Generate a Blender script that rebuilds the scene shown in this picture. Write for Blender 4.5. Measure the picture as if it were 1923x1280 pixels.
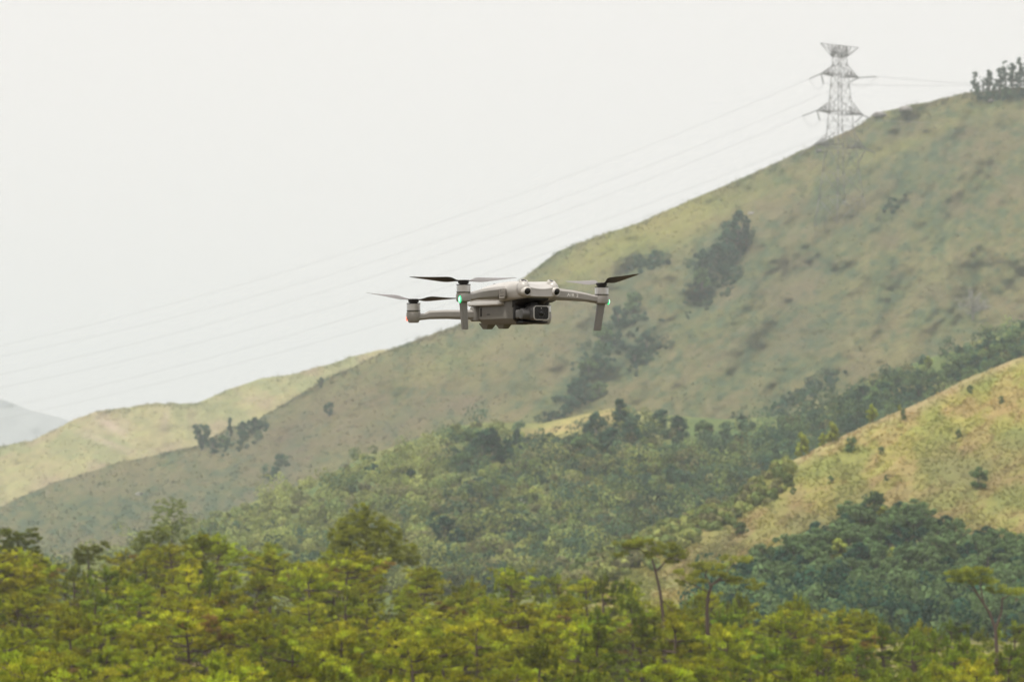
import bpy, bmesh, math, random
import numpy as np
from mathutils import Vector, Matrix
R = math.radians
for o in list(bpy.data.objects): bpy.data.objects.remove(o)
scene = bpy.context.scene
col = scene.collection
# ------------------------------------------------------------------ camera
FPX, CX, CY, HOR = 5341.7, 961.5, 640.0, 1100.0
TILT = math.atan((HOR - CY) / FPX)
cam = bpy.data.cameras.new('camera'); cam.lens = 100; cam.sensor_width = 36
cam.clip_start = 0.1; cam.clip_end = 60000
cam.dof.use_dof = True; cam.dof.focus_distance = 4.30; cam.dof.aperture_fstop = 23
camo = bpy.data.objects.new('camera', cam); col.objects.link(camo)
camo.rotation_euler = (R(90) + TILT, 0, 0)
scene.camera = camo
scene.render.resolution_x = 1024; scene.render.resolution_y = 681
# ------------------------------------------------------------------ world and sun
SUN_EL, SUN_AZ = R(63), R(-115)        # azimuth measured from +Y towards +X: behind the camera, to its left
w = bpy.data.worlds.new('World'); scene.world = w; w.use_nodes = True
nt = w.node_tree; bg = nt.nodes['Background']
sky = nt.nodes.new('ShaderNodeTexSky'); sky.sky_type = 'NISHITA'; sky.sun_disc = False
sky.sun_elevation = SUN_EL; sky.sun_rotation = SUN_AZ; sky.dust_density = 6; sky.air_density = 1
mx = nt.nodes.new('ShaderNodeMix'); mx.data_type = 'RGBA'; mx.inputs[0].default_value = 0.93
mx.inputs[7].default_value = (10.55, 10.05, 9.6, 1)   # the bright overcast veil over the blue
nt.links.new(sky.outputs[0], mx.inputs[6]); nt.links.new(mx.outputs[2], bg.inputs[0])
bg.inputs[1].default_value = 0.1
sl = bpy.data.lights.new('sun', 'SUN'); sl.energy = 3.4; sl.angle = R(10); sl.color = (1, .95, .86)
so = bpy.data.objects.new('sun', sl); col.objects.link(so)
sd = Vector((math.sin(SUN_AZ) * math.cos(SUN_EL), math.cos(SUN_AZ) * math.cos(SUN_EL), math.sin(SUN_EL)))
so.rotation_euler = sd.to_track_quat('Z', 'Y').to_euler()
vs = scene.view_settings; vs.view_transform = 'Standard'; vs.look = 'None'; vs.exposure = 0.0; vs.gamma = 1
scene.cycles.volume_bounces = 2

# ------------------------------------------------------------------ helpers
ct, st = math.cos(TILT), math.sin(TILT)
def at(px, py, D):
    dx, dz = (px - CX) / FPX, (CY - py) / FPX
    Y = ct - dz * st; Z = st + dz * ct
    return Vector((D * dx / Y, D, D * Z / Y))
def at_np(px, py, D):
    dx, dz = (px - CX) / FPX, (CY - py) / FPX
    Y = ct - dz * st; Z = st + dz * ct
    return np.stack([D * dx / Y, D + 0 * px, D * Z / Y], -1)
def px_of_x(x, D): return CX + x / D * FPX          # near enough for small tilt
def tag(o, label=None, cat=None, group=None, kind=None):
    if label: o['label'] = label
    if cat: o['category'] = cat
    if group: o['group'] = group
    if kind: o['kind'] = kind
    return o
def link(name, data, parent=None):
    o = bpy.data.objects.new(name, data); col.objects.link(o)
    if parent: o.parent = parent
    return o
def empty(name, loc=(0, 0, 0)):
    o = bpy.data.objects.new(name, None); o.empty_display_size = .1; col.objects.link(o); o.location = loc
    return o
def np_mesh(name, V, F, C=None, mat=None, smooth=False):
    V = np.asarray(V, np.float32); F = np.asarray(F, np.int32); n = F.shape[1]
    me = bpy.data.meshes.new(name)
    me.vertices.add(len(V)); me.vertices.foreach_set('co', V.ravel())
    me.loops.add(F.size); me.loops.foreach_set('vertex_index', F.ravel())
    me.polygons.add(len(F)); me.polygons.foreach_set('loop_start', np.arange(0, F.size, n, dtype=np.int32))
    me.polygons.foreach_set('loop_total', np.full(len(F), n, np.int32))
    if smooth: me.polygons.foreach_set('use_smooth', np.ones(len(F), bool))
    me.update(calc_edges=True)
    if C is not None:
        a = me.color_attributes.new('Col', 'FLOAT_COLOR', 'POINT')
        C4 = np.ones((len(V), 4), np.float32); C4[:, :3] = C
        a.data.foreach_set('color', C4.ravel())
    if mat: me.materials.append(mat)
    return me
# vectorised value noise
def _h(ix, iy, s):
    n = (ix.astype(np.int64) * 374761393 + iy.astype(np.int64) * 668265263 + s * 974634777) & 0x7fffffff
    n = ((n ^ (n >> 13)) * 1274126177) & 0x7fffffff
    return ((n ^ (n >> 16)) & 0xffff) / 65535.0
def vnoise(x, y, s=0):
    ix, iy = np.floor(x), np.floor(y); fx, fy = x - ix, y - iy
    fx = fx * fx * (3 - 2 * fx); fy = fy * fy * (3 - 2 * fy)
    a, b, c, d = _h(ix, iy, s), _h(ix + 1, iy, s), _h(ix, iy + 1, s), _h(ix + 1, iy + 1, s)
    return (a * (1 - fx) + b * fx) * (1 - fy) + (c * (1 - fx) + d * fx) * fy
def fbm(x, y, o=4, s=0):
    v = 0; a = .5; t = 0
    for i in range(o):
        v = v + a * vnoise(x * 2 ** i + i * 17.3, y * 2 ** i + i * 9.1, s + i); t += a; a *= .55
    return v / t
def sstep(a, b, x):
    t = np.clip((x - a) / (b - a), 0, 1); return t * t * (3 - 2 * t)

# ------------------------------------------------------------------ materials
def newmat(name):
    m = bpy.data.materials.new(name); m.use_nodes = True
    return m, m.node_tree, m.node_tree.nodes['Principled BSDF']
def N(nt, t, **k):
    n = nt.nodes.new(t)
    for a, b in k.items(): setattr(n, a, b)
    return n
def plain(name, c, rough=.5, metal=0., bump=0., scale=200., emit=None, es=0., coat=0.):
    m, nt, p = newmat(name)
    p.inputs['Roughness'].default_value = rough; p.inputs['Metallic'].default_value = metal
    if coat: p.inputs['Coat Weight'].default_value = coat
    tc = N(nt, 'ShaderNodeTexCoord'); nz = N(nt, 'ShaderNodeTexNoise'); nz.inputs['Scale'].default_value = scale
    nz.inputs['Detail'].default_value = 4
    nt.links.new(tc.outputs['Object'], nz.inputs['Vector'])
    mr = N(nt, 'ShaderNodeMapRange'); mr.inputs[3].default_value = .88; mr.inputs[4].default_value = 1.12
    nt.links.new(nz.outputs[0], mr.inputs[0])
    vm = N(nt, 'ShaderNodeVectorMath', operation='SCALE'); vm.inputs[0].default_value = c
    nt.links.new(mr.outputs[0], vm.inputs['Scale']); nt.links.new(vm.outputs[0], p.inputs['Base Color'])
    if bump:
        b = N(nt, 'ShaderNodeBump'); b.inputs['Strength'].default_value = bump; b.inputs['Distance'].default_value = .0004
        nz2 = N(nt, 'ShaderNodeTexNoise'); nz2.inputs['Scale'].default_value = scale * 12
        nt.links.new(tc.outputs['Object'], nz2.inputs['Vector'])
        nt.links.new(nz2.outputs[0], b.inputs['Height']); nt.links.new(b.outputs[0], p.inputs['Normal'])
    if emit:
        p.inputs['Emission Color'].default_value = (*emit, 1); p.inputs['Emission Strength'].default_value = es
    return m
def leaf_mat(name, trans=.35, vary=.12):
    m, nt, p = newmat(name); nt.nodes.remove(p); out = nt.nodes['Material Output']
    at_ = N(nt, 'ShaderNodeAttribute'); at_.attribute_name = 'Col'
    oi = N(nt, 'ShaderNodeObjectInfo')
    hs = N(nt, 'ShaderNodeHueSaturation')
    m1 = N(nt, 'ShaderNodeMapRange'); m1.inputs[3].default_value = .5 - vary * .07; m1.inputs[4].default_value = .5 + vary * .07
    m2 = N(nt, 'ShaderNodeMapRange'); m2.inputs[3].default_value = 1 - vary * 1.2; m2.inputs[4].default_value = 1 + vary * 1.2
    wn = N(nt, 'ShaderNodeTexWhiteNoise', noise_dimensions='1D')
    L = nt.links.new
    L(oi.outputs['Random'], m1.inputs[0]); L(oi.outputs['Random'], wn.inputs['W']); L(wn.outputs['Value'], m2.inputs[0])
    L(at_.outputs['Color'], hs.inputs['Color']); L(m1.outputs[0], hs.inputs['Hue']); L(m2.outputs[0], hs.inputs['Value'])
    d = N(nt, 'ShaderNodeBsdfDiffuse'); t = N(nt, 'ShaderNodeBsdfTranslucent'); mixs = N(nt, 'ShaderNodeMixShader')
    mixs.inputs[0].default_value = trans
    L(hs.outputs[0], d.inputs[0]); L(hs.outputs[0], t.inputs[0]); L(d.outputs[0], mixs.inputs[1]); L(t.outputs[0], mixs.inputs[2])
    L(mixs.outputs[0], out.inputs[0])
    return m
def land_mat(name, scale=1.0, amt=.22, bump=.3):
    m, nt, p = newmat(name); L = nt.links.new
    p.inputs['Roughness'].default_value = .95; p.inputs['Specular IOR Level'].default_value = .1
    a = N(nt, 'ShaderNodeAttribute'); a.attribute_name = 'Col'
    tc = N(nt, 'ShaderNodeTexCoord')
    n1 = N(nt, 'ShaderNodeTexNoise'); n1.inputs['Scale'].default_value = .35 * scale; n1.inputs['Detail'].default_value = 6; n1.inputs['Roughness'].default_value = .65
    n2 = N(nt, 'ShaderNodeTexNoise'); n2.inputs['Scale'].default_value = .06 * scale; n2.inputs['Detail'].default_value = 5
    L(tc.outputs['Object'], n1.inputs[0]); L(tc.outputs['Object'], n2.inputs[0])
    mr = N(nt, 'ShaderNodeMapRange'); mr.inputs[1].default_value = .35; mr.inputs[2].default_value = .65
    mr.inputs[3].default_value = 1 - amt; mr.inputs[4].default_value = 1 + amt
    n3 = N(nt, 'ShaderNodeTexNoise'); n3.inputs['Scale'].default_value = 1.7 * scale; n3.inputs['Detail'].default_value = 4; n3.inputs['Roughness'].default_value = .7
    L(tc.outputs['Object'], n3.inputs[0]); mm_ = N(nt, 'ShaderNodeMath', operation='MULTIPLY_ADD'); mm_.inputs[1].default_value = .55
    ml_ = N(nt, 'ShaderNodeMath', operation='MULTIPLY'); ml_.inputs[1].default_value = .45
    L(n3.outputs[0], ml_.inputs[0]); L(n1.outputs[0], mm_.inputs[0]); L(ml_.outputs[0], mm_.inputs[2]); L(mm_.outputs[0], mr.inputs[0])
    vm = N(nt, 'ShaderNodeVectorMath', operation='SCALE'); L(a.outputs[0], vm.inputs[0]); L(mr.outputs[0], vm.inputs['Scale'])
    hs = N(nt, 'ShaderNodeHueSaturation'); m2 = N(nt, 'ShaderNodeMapRange'); m2.inputs[1].default_value = .35; m2.inputs[2].default_value = .65
    m2.inputs[3].default_value = .485; m2.inputs[4].default_value = .515
    L(n2.outputs[0], m2.inputs[0]); L(m2.outputs[0], hs.inputs['Hue']); L(vm.outputs[0], hs.inputs['Color'])
    L(hs.outputs[0], p.inputs['Base Color'])
    b = N(nt, 'ShaderNodeBump'); b.inputs['Strength'].default_value = bump; b.inputs['Distance'].default_value = .6
    L(n1.outputs[0], b.inputs['Height']); L(b.outputs[0], p.inputs['Normal'])
    return m
M = dict(
    land=land_mat('hillside_grass'), floor=land_mat('forest_soil', 4, .35),
    pine=leaf_mat('pine_needles', .52, .20), leaf=leaf_mat('broad_leaves', .3, .12), scrub=leaf_mat('scrub_leaves', .3, 0),
    bark=plain('pine_bark', (.11, .075, .055), .9, scale=3), bark2=plain('grey_bark', (.16, .14, .12), .9, scale=3),
    steel=plain('galvanised_steel', (.17, .16, .165), .6, .2, scale=.5), wire=plain('conductor', (.22, .215, .21), .6, .2),
    ceramic=plain('insulator_glass', (.17, .165, .17), .4), concrete=plain('pale_concrete', (.62, .58, .54), .8, scale=1.5),
    roofw=plain('white_roof', (.8, .8, .8), .5, scale=1.5), glass=plain('dark_window', (.03, .035, .04), .15),
)

# ------------------------------------------------------------------ landforms
class Hill:
    """A slope seen from base to ridge; real depths, with a back side and a foot that runs down to the ground."""
    def __init__(s, name, ridge, base, D0, D1, x0, x1, colour, step=5, rows=170, amp=14, nscale=90, seed=1, gullies=(), back=.75, mat='land', pw=1.0, foot=-15.5):
        s.ridge = np.array(ridge, float); s.base = np.array(base, float); s.D0, s.D1 = D0, D1
        s.amp, s.ns, s.seed, s.gul, s.pw = amp, nscale, seed, gullies, pw
        px = np.arange(x0, x1 + 1, step, dtype=float)
        t = np.linspace(0, 1, rows)
        PX, T = np.meshgrid(px, t)
        yr, yb = s.yr(PX), s.yb(PX)
        PY = yb + (yr - yb) * T
        P = at_np(PX, PY, s.depth(PX, PY))
        C = colour(PX, PY, P)
        # foot: straight down towards the viewer to the ground sheet
        front = []
        for k in (3, 2, 1):
            q = P[0].copy(); q[:, 2] = np.minimum(q[:, 2], 40) + (foot - q[:, 2]) * k / 3; q[:, 1] -= k * 14 * (1 + 0 * q[:, 1]); front.append(q)
        backr = []
        n = fbm(px / 60, px * 0, 3, seed + 40)
        for k in range(1, 9):
            q = P[-1].copy(); dd = 10.0 * k ** 1.6; q[:, 1] += dd; q[:, 0] *= (q[:, 1] / (q[:, 1] - dd))
            q[:, 2] -= dd * back * (.5 + .5 * n) + 1.0; q[:, 2] = np.maximum(q[:, 2], foot); backr.append(q)
        G = np.concatenate([np.stack(front), P, np.stack(backr)], 0)
        CC = np.concatenate([np.repeat(C[:1], 3, 0), C, np.repeat(C[-1:], 8, 0)], 0)
        r, c = G.shape[:2]
        idx = np.arange(r * c).reshape(r, c)
        F = np.stack([idx[:-1, :-1], idx[:-1, 1:], idx[1:, 1:], idx[1:, :-1]], -1).reshape(-1, 4)
        me = np_mesh(name, G.reshape(-1, 3), F, np.clip(CC.reshape(-1, 3), .01, .9), M[mat], smooth=True)
        s.obj = tag(link(name, me), kind='structure')
    def yr(s, px): return np.interp(px, s.ridge[:, 0], s.ridge[:, 1]) + 5 * (fbm(px / 35, px * 0 + s.seed, 3, s.seed + 5) - .5)
    def yb(s, px): return np.interp(px, s.base[:, 0], s.base[:, 1])
    def depth(s, px, py):
        px = np.asarray(px, float); py = np.asarray(py, float)
        yr, yb = s.yr(px), s.yb(px)
        t = np.clip((yb - py) / np.maximum(yb - yr, 5), 0, 1)
        d0 = np.interp(px, *s.D0) if isinstance(s.D0, tuple) else s.D0
        d1 = np.interp(px, *s.D1) if isinstance(s.D1, tuple) else s.D1
        D = d0 + (d1 - d0) * t ** s.pw
        a_ = R(-38); ru, rv = (px * math.cos(a_) + py * math.sin(a_)) / 2.6, -px * math.sin(a_) + py * math.cos(a_)
        D = D + (s.amp * 2 * (fbm(px / s.ns, py / s.ns * 1.3, 5, s.seed) - .5) + s.amp * .22 * (fbm(ru / (s.ns * .22), rv / (s.ns * .22), 4, s.seed + 3) - .5)) * np.minimum(1, .25 + 2 * t)
        for pts, wd, dp in s.gul:
            p = np.array(pts, float); best = np.full(px.shape, 1e9)
            for a, b in zip(p[:-1], p[1:]):
                ab = b - a; u = np.clip(((px - a[0]) * ab[0] + (py - a[1]) * ab[1]) / (ab @ ab), 0, 1)
                best = np.minimum(best, np.hypot(px - a[0] - u * ab[0], py - a[1] - u * ab[1]))
            D = D + dp * np.exp(-(best / wd) ** 2)
        return D
    def pt(s, px, py): return at(px, py, float(s.depth(px, py)))

def pal(*c): return [np.array(k) for k in c]
def mixc(a, b, f): return a * (1 - f[..., None]) + b * f[..., None]
def blob(px, py, cx, cy, rx, ry, ang=0):
    a = R(ang); u = (px - cx) * math.cos(a) + (py - cy) * math.sin(a); v = -(px - cx) * math.sin(a) + (py - cy) * math.cos(a)
    return np.exp(-(u / rx) ** 2 - (v / ry) ** 2)

def rot(px, py, deg, ax=2.2):
    a = R(deg); return (px * math.cos(a) + py * math.sin(a)) / ax, -px * math.sin(a) + py * math.cos(a)
def col_main(px, py, P):
    dry, green, brown, sunlit_lime = pal((.148, .134, .062), (.097, .112, .046), (.125, .104, .066), (.235, .225, .07))  # darker palette than the neighbouring hills: the slope's shade is partly in the colour
    u, v = rot(px, py, -38)
    n1 = fbm(u / 30, v / 30, 5, 11); n2 = fbm(px / 80 + 3, py / 50, 5, 22); n3 = fbm(u / 7, v / 6, 4, 33); n4 = fbm(px / 13, py / 9, 4, 44)
    c = mixc(dry, green, sstep(.36, .64, n1 * .6 + n4 * .4)); c = mixc(c, brown, sstep(.5, .68, n2 * .7 + n3 * .3) * .5)
    c = mixc(c, np.array((.060, .090, .050)), sstep(.54, .66, n4 * .7 + n1 * .3) * .7)
    c = c * (.68 + .64 * n3[..., None])
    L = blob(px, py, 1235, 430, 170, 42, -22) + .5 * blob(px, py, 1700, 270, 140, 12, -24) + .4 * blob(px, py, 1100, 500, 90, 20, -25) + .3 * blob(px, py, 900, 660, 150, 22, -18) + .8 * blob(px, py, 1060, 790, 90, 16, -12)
    c = mixc(c, sunlit_lime, np.clip(L * (.35 + 1.0 * n4), 0, .8))  # yellow grass and sun patches, the sunlight painted into the hill colour
    Bq = .7 * blob(px, py, 560, 800, 170, 40, -28) + .6 * blob(px, py, 760, 790, 200, 26, -18) + .4 * blob(px, py, 1030, 620, 120, 60, -30) + .5 * blob(px, py, 540, 880, 60, 40, -40)
    c = mixc(c, brown, np.clip(Bq * (.1 + 1.3 * n3), 0, .8))
    Gn = blob(px, py, 1130, 660, 50, 110, 28) + .9 * blob(px, py, 1210, 640, 30, 50, 35) + .9 * blob(px, py, 1340, 490, 44, 75, 38) + .6 * blob(px, py, 250, 960, 260, 60, -12) + .5 * blob(px, py, 1200, 490, 50, 22) + .4 * blob(px, py, 1560, 470, 220, 40, -30) + .4 * blob(px, py, 1650, 330, 200, 40, -25) + .5 * blob(px, py, 1500, 640, 220, 60, -28)
    return mixc(c, np.array((.050, .080, .048)), np.clip(Gn * (.1 + 1.2 * n4), 0, .8))
def col_left(px, py, P):
    a, b, g, s_ = pal((.29, .265, .125), (.285, .235, .145), (.20, .22, .10), (.42, .33, .25))  # brighter palette: the sun on this hill is partly painted into its grass
    n1 = fbm(px / 45, py / 25, 5, 5); n2 = fbm(px / 70, py / 40, 4, 6); n3 = fbm(px / 12, py / 8, 3, 7)
    c = mixc(a, b, sstep(.4, .62, n1)); c = mixc(c, g, sstep(.5, .68, n2)); c = mixc(c, a, .35 * np.ones_like(px)); c = c * (.8 + .4 * n3[..., None])
    q = .8 * blob(px, py, 210, 800, 40, 8, 35) + .6 * blob(px, py, 200, 830, 60, 6, 20) + .6 * blob(px, py, 310, 790, 8, 25, 15)
    return mixc(c, s_, np.clip(q * (.4 + n1), 0, .8))
def col_spur(px, py, P):
    a, b, g, s_ = pal((.285, .268, .072), (.30, .235, .088), (.205, .225, .058), (.30, .20, .12))  # bright golden palette, with some of the spur's sunlight put into the colour
    uu, vv = rot(px, py, -30, 1.8); n1 = fbm(uu / 22, vv / 18, 5, 45); n2 = fbm(px / 80, py / 55, 4, 46); n3 = fbm(px / 10, py / 7, 3, 47)
    c = mixc(a, b, sstep(.42, .62, n1)); c = mixc(c, g, sstep(.5, .66, n2) * .85); c = c * (.72 + .55 * n3[..., None])
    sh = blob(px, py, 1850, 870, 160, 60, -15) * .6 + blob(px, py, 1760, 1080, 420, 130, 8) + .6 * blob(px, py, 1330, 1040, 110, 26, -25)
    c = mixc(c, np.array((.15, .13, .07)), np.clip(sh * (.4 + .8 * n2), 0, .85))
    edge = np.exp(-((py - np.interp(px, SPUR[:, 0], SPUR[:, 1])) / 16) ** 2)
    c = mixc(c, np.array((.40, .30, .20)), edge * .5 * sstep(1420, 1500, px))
    return mixc(c, np.array((.20, .21, .07)), .7 * (1 - sstep(1200, 1480, px)) * sstep(.3, .6, n2))
def col_valley(px, py, P):
    n1 = fbm(px / 50, py / 30, 4, 62); n3 = fbm(px / 12, py / 8, 3, 64)
    c = mixc(np.array((.11, .15, .05)), np.array((.17, .19, .065)), sstep(.4, .65, n1)) * (.75 + .5 * n3[..., None])
    return mixc(c, np.array((.36, .29, .12)), np.clip(1.2 * blob(px, py, 1085, 795, 95, 18, -14), 0, .9))
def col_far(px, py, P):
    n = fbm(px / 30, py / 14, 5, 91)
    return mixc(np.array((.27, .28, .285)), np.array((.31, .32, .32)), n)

MAINR = [(-900, 1040), (-300, 985), (-60, 962), (0, 950), (100, 905), (230, 866), (370, 838), (430, 806), (480, 790), (560, 740), (600, 716), (660, 690), (715, 662), (790, 634), (870, 608), (950, 545), (1000, 508), (1050, 470), (1100, 452), (1200, 418), (1300, 374), (1420, 322), (1540, 268), (1600, 243), (1650, 212), (1720, 196), (1800, 178), (1850, 170), (1923, 163), (2100, 150), (2500, 165), (3000, 300)]
LEFTR = [(-900, 800), (-300, 850), (-60, 846), (0, 838), (60, 826), (130, 792), (180, 772), (230, 764), (300, 757), (370, 756), (430, 731), (490, 711), (560, 701), (620, 683), (650, 672), (715, 657), (800, 640), (900, 630), (1000, 690)]
SPUR = np.array([(1050, 1085), (1120, 1050), (1200, 1012), (1290, 975), (1380, 945), (1420, 905), (1450, 878), (1500, 858), (1560, 828), (1620, 800), (1700, 768), (1770, 735), (1800, 718), (1860, 692), (1923, 668), (2100, 600), (2500, 520), (3000, 560)], float)
VALR = [(-300, 1085), (150, 1060), (290, 1015), (360, 985), (430, 958), (520, 925), (600, 897), (700, 850), (770, 828), (850, 800), (930, 792), (1010, 796), (1080, 782), (1150, 765), (1250, 778), (1330, 786), (1420, 786), (1500, 776), (1560, 752), (1640, 706), (1720, 680), (1800, 655), (1923, 600), (2100, 545), (2500, 470)]

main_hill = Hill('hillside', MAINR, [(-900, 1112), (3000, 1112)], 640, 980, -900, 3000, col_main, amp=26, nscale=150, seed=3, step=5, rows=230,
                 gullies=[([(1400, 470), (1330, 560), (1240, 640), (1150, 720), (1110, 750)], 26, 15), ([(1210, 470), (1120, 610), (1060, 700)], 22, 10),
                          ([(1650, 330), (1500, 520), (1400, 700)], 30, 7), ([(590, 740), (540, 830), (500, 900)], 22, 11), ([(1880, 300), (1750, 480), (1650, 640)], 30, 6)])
left_hill = Hill('grassy_hill', LEFTR, [(-900, 1108), (1000, 1108)], 900, 1240, -900, 1000, col_left, amp=22, nscale=90, seed=8, step=5, rows=150,
                 gullies=[([(200, 790), (235, 840), (250, 900)], 14, 7), ([(310, 770), (330, 850)], 12, 6)])
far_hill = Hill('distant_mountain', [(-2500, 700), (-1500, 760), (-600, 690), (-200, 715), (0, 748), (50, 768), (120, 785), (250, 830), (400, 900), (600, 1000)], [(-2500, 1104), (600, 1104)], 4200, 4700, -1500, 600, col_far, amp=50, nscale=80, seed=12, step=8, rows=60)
valley_hill = Hill('valley_slope', VALR, [(-300, 1112), (2500, 1112)], 430, 655, -300, 2500, col_valley, amp=10, nscale=110, seed=21, step=6, rows=120, pw=1.1)
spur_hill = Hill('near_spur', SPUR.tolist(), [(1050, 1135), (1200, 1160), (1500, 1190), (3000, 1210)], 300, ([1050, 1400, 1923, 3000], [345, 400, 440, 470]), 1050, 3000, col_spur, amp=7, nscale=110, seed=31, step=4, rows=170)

# the forest floor falls from the viewpoint, then carries the pine wood; the ground sheet runs to the horizon below it
SKYL = np.array([(-900, 1010), (-300, 1005), (0, 1000), (60, 1002), (100, 1050), (180, 1045), (240, 1015), (330, 1000), (450, 1000), (530, 1015), (600, 1030), (640, 1010), (720, 1032), (790, 1056), (850, 1064), (950, 1066), (1060, 1064), (1150, 1066), (1200, 1076), (1300, 1090), (1400, 1094), (1500, 1104), (1600, 1126), (1700, 1148), (1800, 1156), (1923, 1160), (3000, 1200)], float)
TH = 6.4
def floor_z(x, D):
    x = np.asarray(x, float); D = np.asarray(D, float)
    px = CX + x / np.maximum(D, 100) * FPX
    zb = (HOR - np.interp(px, SKYL[:, 0], SKYL[:, 1])) / FPX * 205 - 7.1
    zb = np.maximum(zb, -10.6)
    zf = -9.6
    t = sstep(95, 205, D)
    z = zf + (zb - zf) * t
    z = np.where(D < 95, -1.75 + (zf + 1.75) * sstep(2, 95, D), z)
    z = np.where(D > 212, zb - (zb + 14.5) * sstep(212, 265, D), z)
    return z + .5 * (fbm(x / 9, D / 9, 3, 77) - .5) * sstep(20, 90, D)
gx = np.arange(-170, 171, 2.0); gy = np.arange(-40, 290, 2.0)
GX, GY = np.meshgrid(gx, gy); GZ = floor_z(GX, GY)
n1 = fbm(GX / 7, GY / 9, 4, 81); n2 = fbm(GX / 2.5, GY / 2.5, 3, 82)
fc = mixc(np.array((.09, .065, .04)), np.array((.075, .08, .03)), sstep(.4, .6, n1)) * (.7 + .6 * n2[..., None])
fc = mixc(fc, np.array((.42, .29, .2)), sstep(.70, .76, fbm(GX / 4 + 5, GY / 4, 3, 83)))
idx = np.arange(GX.size).reshape(GX.shape)
tag(link('forest_floor', np_mesh('forest_floor', np.stack([GX, GY, GZ], -1).reshape(-1, 3), np.stack([idx[:-1, :-1], idx[:-1, 1:], idx[1:, 1:], idx[1:, :-1]], -1).reshape(-1, 4), fc.reshape(-1, 3), M['floor'], True)), kind='structure')
g = np.linspace(-1, 1, 41); g = np.sign(g) * np.abs(g) ** 2 * 6000
A, B = np.meshgrid(g, g + 300); idx = np.arange(A.size).reshape(A.shape)
tag(link('ground', np_mesh('ground', np.stack([A, B, 0 * A - 15], -1).reshape(-1, 3), np.stack([idx[:-1, :-1], idx[:-1, 1:], idx[1:, 1:], idx[1:, :-1]], -1).reshape(-1, 4), np.full((A.size, 3), (.075, .08, .035)), M['land'], True)), kind='structure')

# ------------------------------------------------------------------ foliage
def leaves(rng, cen, rad, n, size, colr, asp=.5, up=.0, jit=.25, shell=.35, face=0):
    """n small leaf quads round each centre; returns verts (4M,3), colours (4M,3)"""
    cen = np.repeat(np.asarray(cen, float), n, 0); rad = np.repeat(np.asarray(rad, float), n, 0); cc = np.repeat(np.asarray(colr, float), n, 0)
    m = len(cen)
    d = rng.normal(size=(m, 3)); d /= np.linalg.norm(d, axis=1)[:, None]
    r = shell + (1 - shell) * rng.random(m) ** .6
    p = cen + d * r[:, None] * rad
    a = rng.normal(size=(m, 3)) + d * .6; a[:, 2] += up; a /= np.linalg.norm(a, axis=1)[:, None]
    if face:
        nn = d * face + rng.normal(size=(m, 3)) * .55; nn /= np.linalg.norm(nn, axis=1)[:, None]
        a = np.cross(nn, rng.normal(size=(m, 3))); a /= np.linalg.norm(a, axis=1)[:, None]; b = np.cross(nn, a)
    else: b = np.cross(a, rng.normal(size=(m, 3)))
    b /= np.linalg.norm(b, axis=1)[:, None]
    s = size * rng.uniform(.6, 1.35, m)[:, None]
    a = a * s * .5; b = b * s * .5 * asp
    V = np.stack([p - a - b * .6, p - a * .2 - b, p + a, p - a * .1 + b], 1)
    cc = cc * rng.uniform(1 - jit, 1 + jit, (m, 1)) * (1 + rng.normal(0, .03, (m, 3)))
    return V.reshape(-1, 3), np.repeat(np.clip(cc, .004, .8), 4, 0)
def leaf_mesh(name, V, C, mat): return np_mesh(name, V, np.arange(len(V)).reshape(-1, 4), C, mat)
def tube(V, F, pts, rads, k=6):
    base = len(V); pts = [Vector(p) for p in pts]
    for i, p in enumerate(pts):
        d = (pts[min(i + 1, len(pts) - 1)] - pts[max(i - 1, 0)]).normalized()
        u = d.cross(Vector((.3, 1, .2))).normalized(); v = d.cross(u)
        for j in range(k):
            a = 2 * math.pi * j / k; V.append(p + (u * math.cos(a) + v * math.sin(a)) * rads[i])
    for i in range(len(pts) - 1):
        for j in range(k):
            F.append((base + i * k + j, base + i * k + (j + 1) % k, base + (i + 1) * k + (j + 1) % k, base + (i + 1) * k + j))
PG = np.array((.40, .435, .030))
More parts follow.
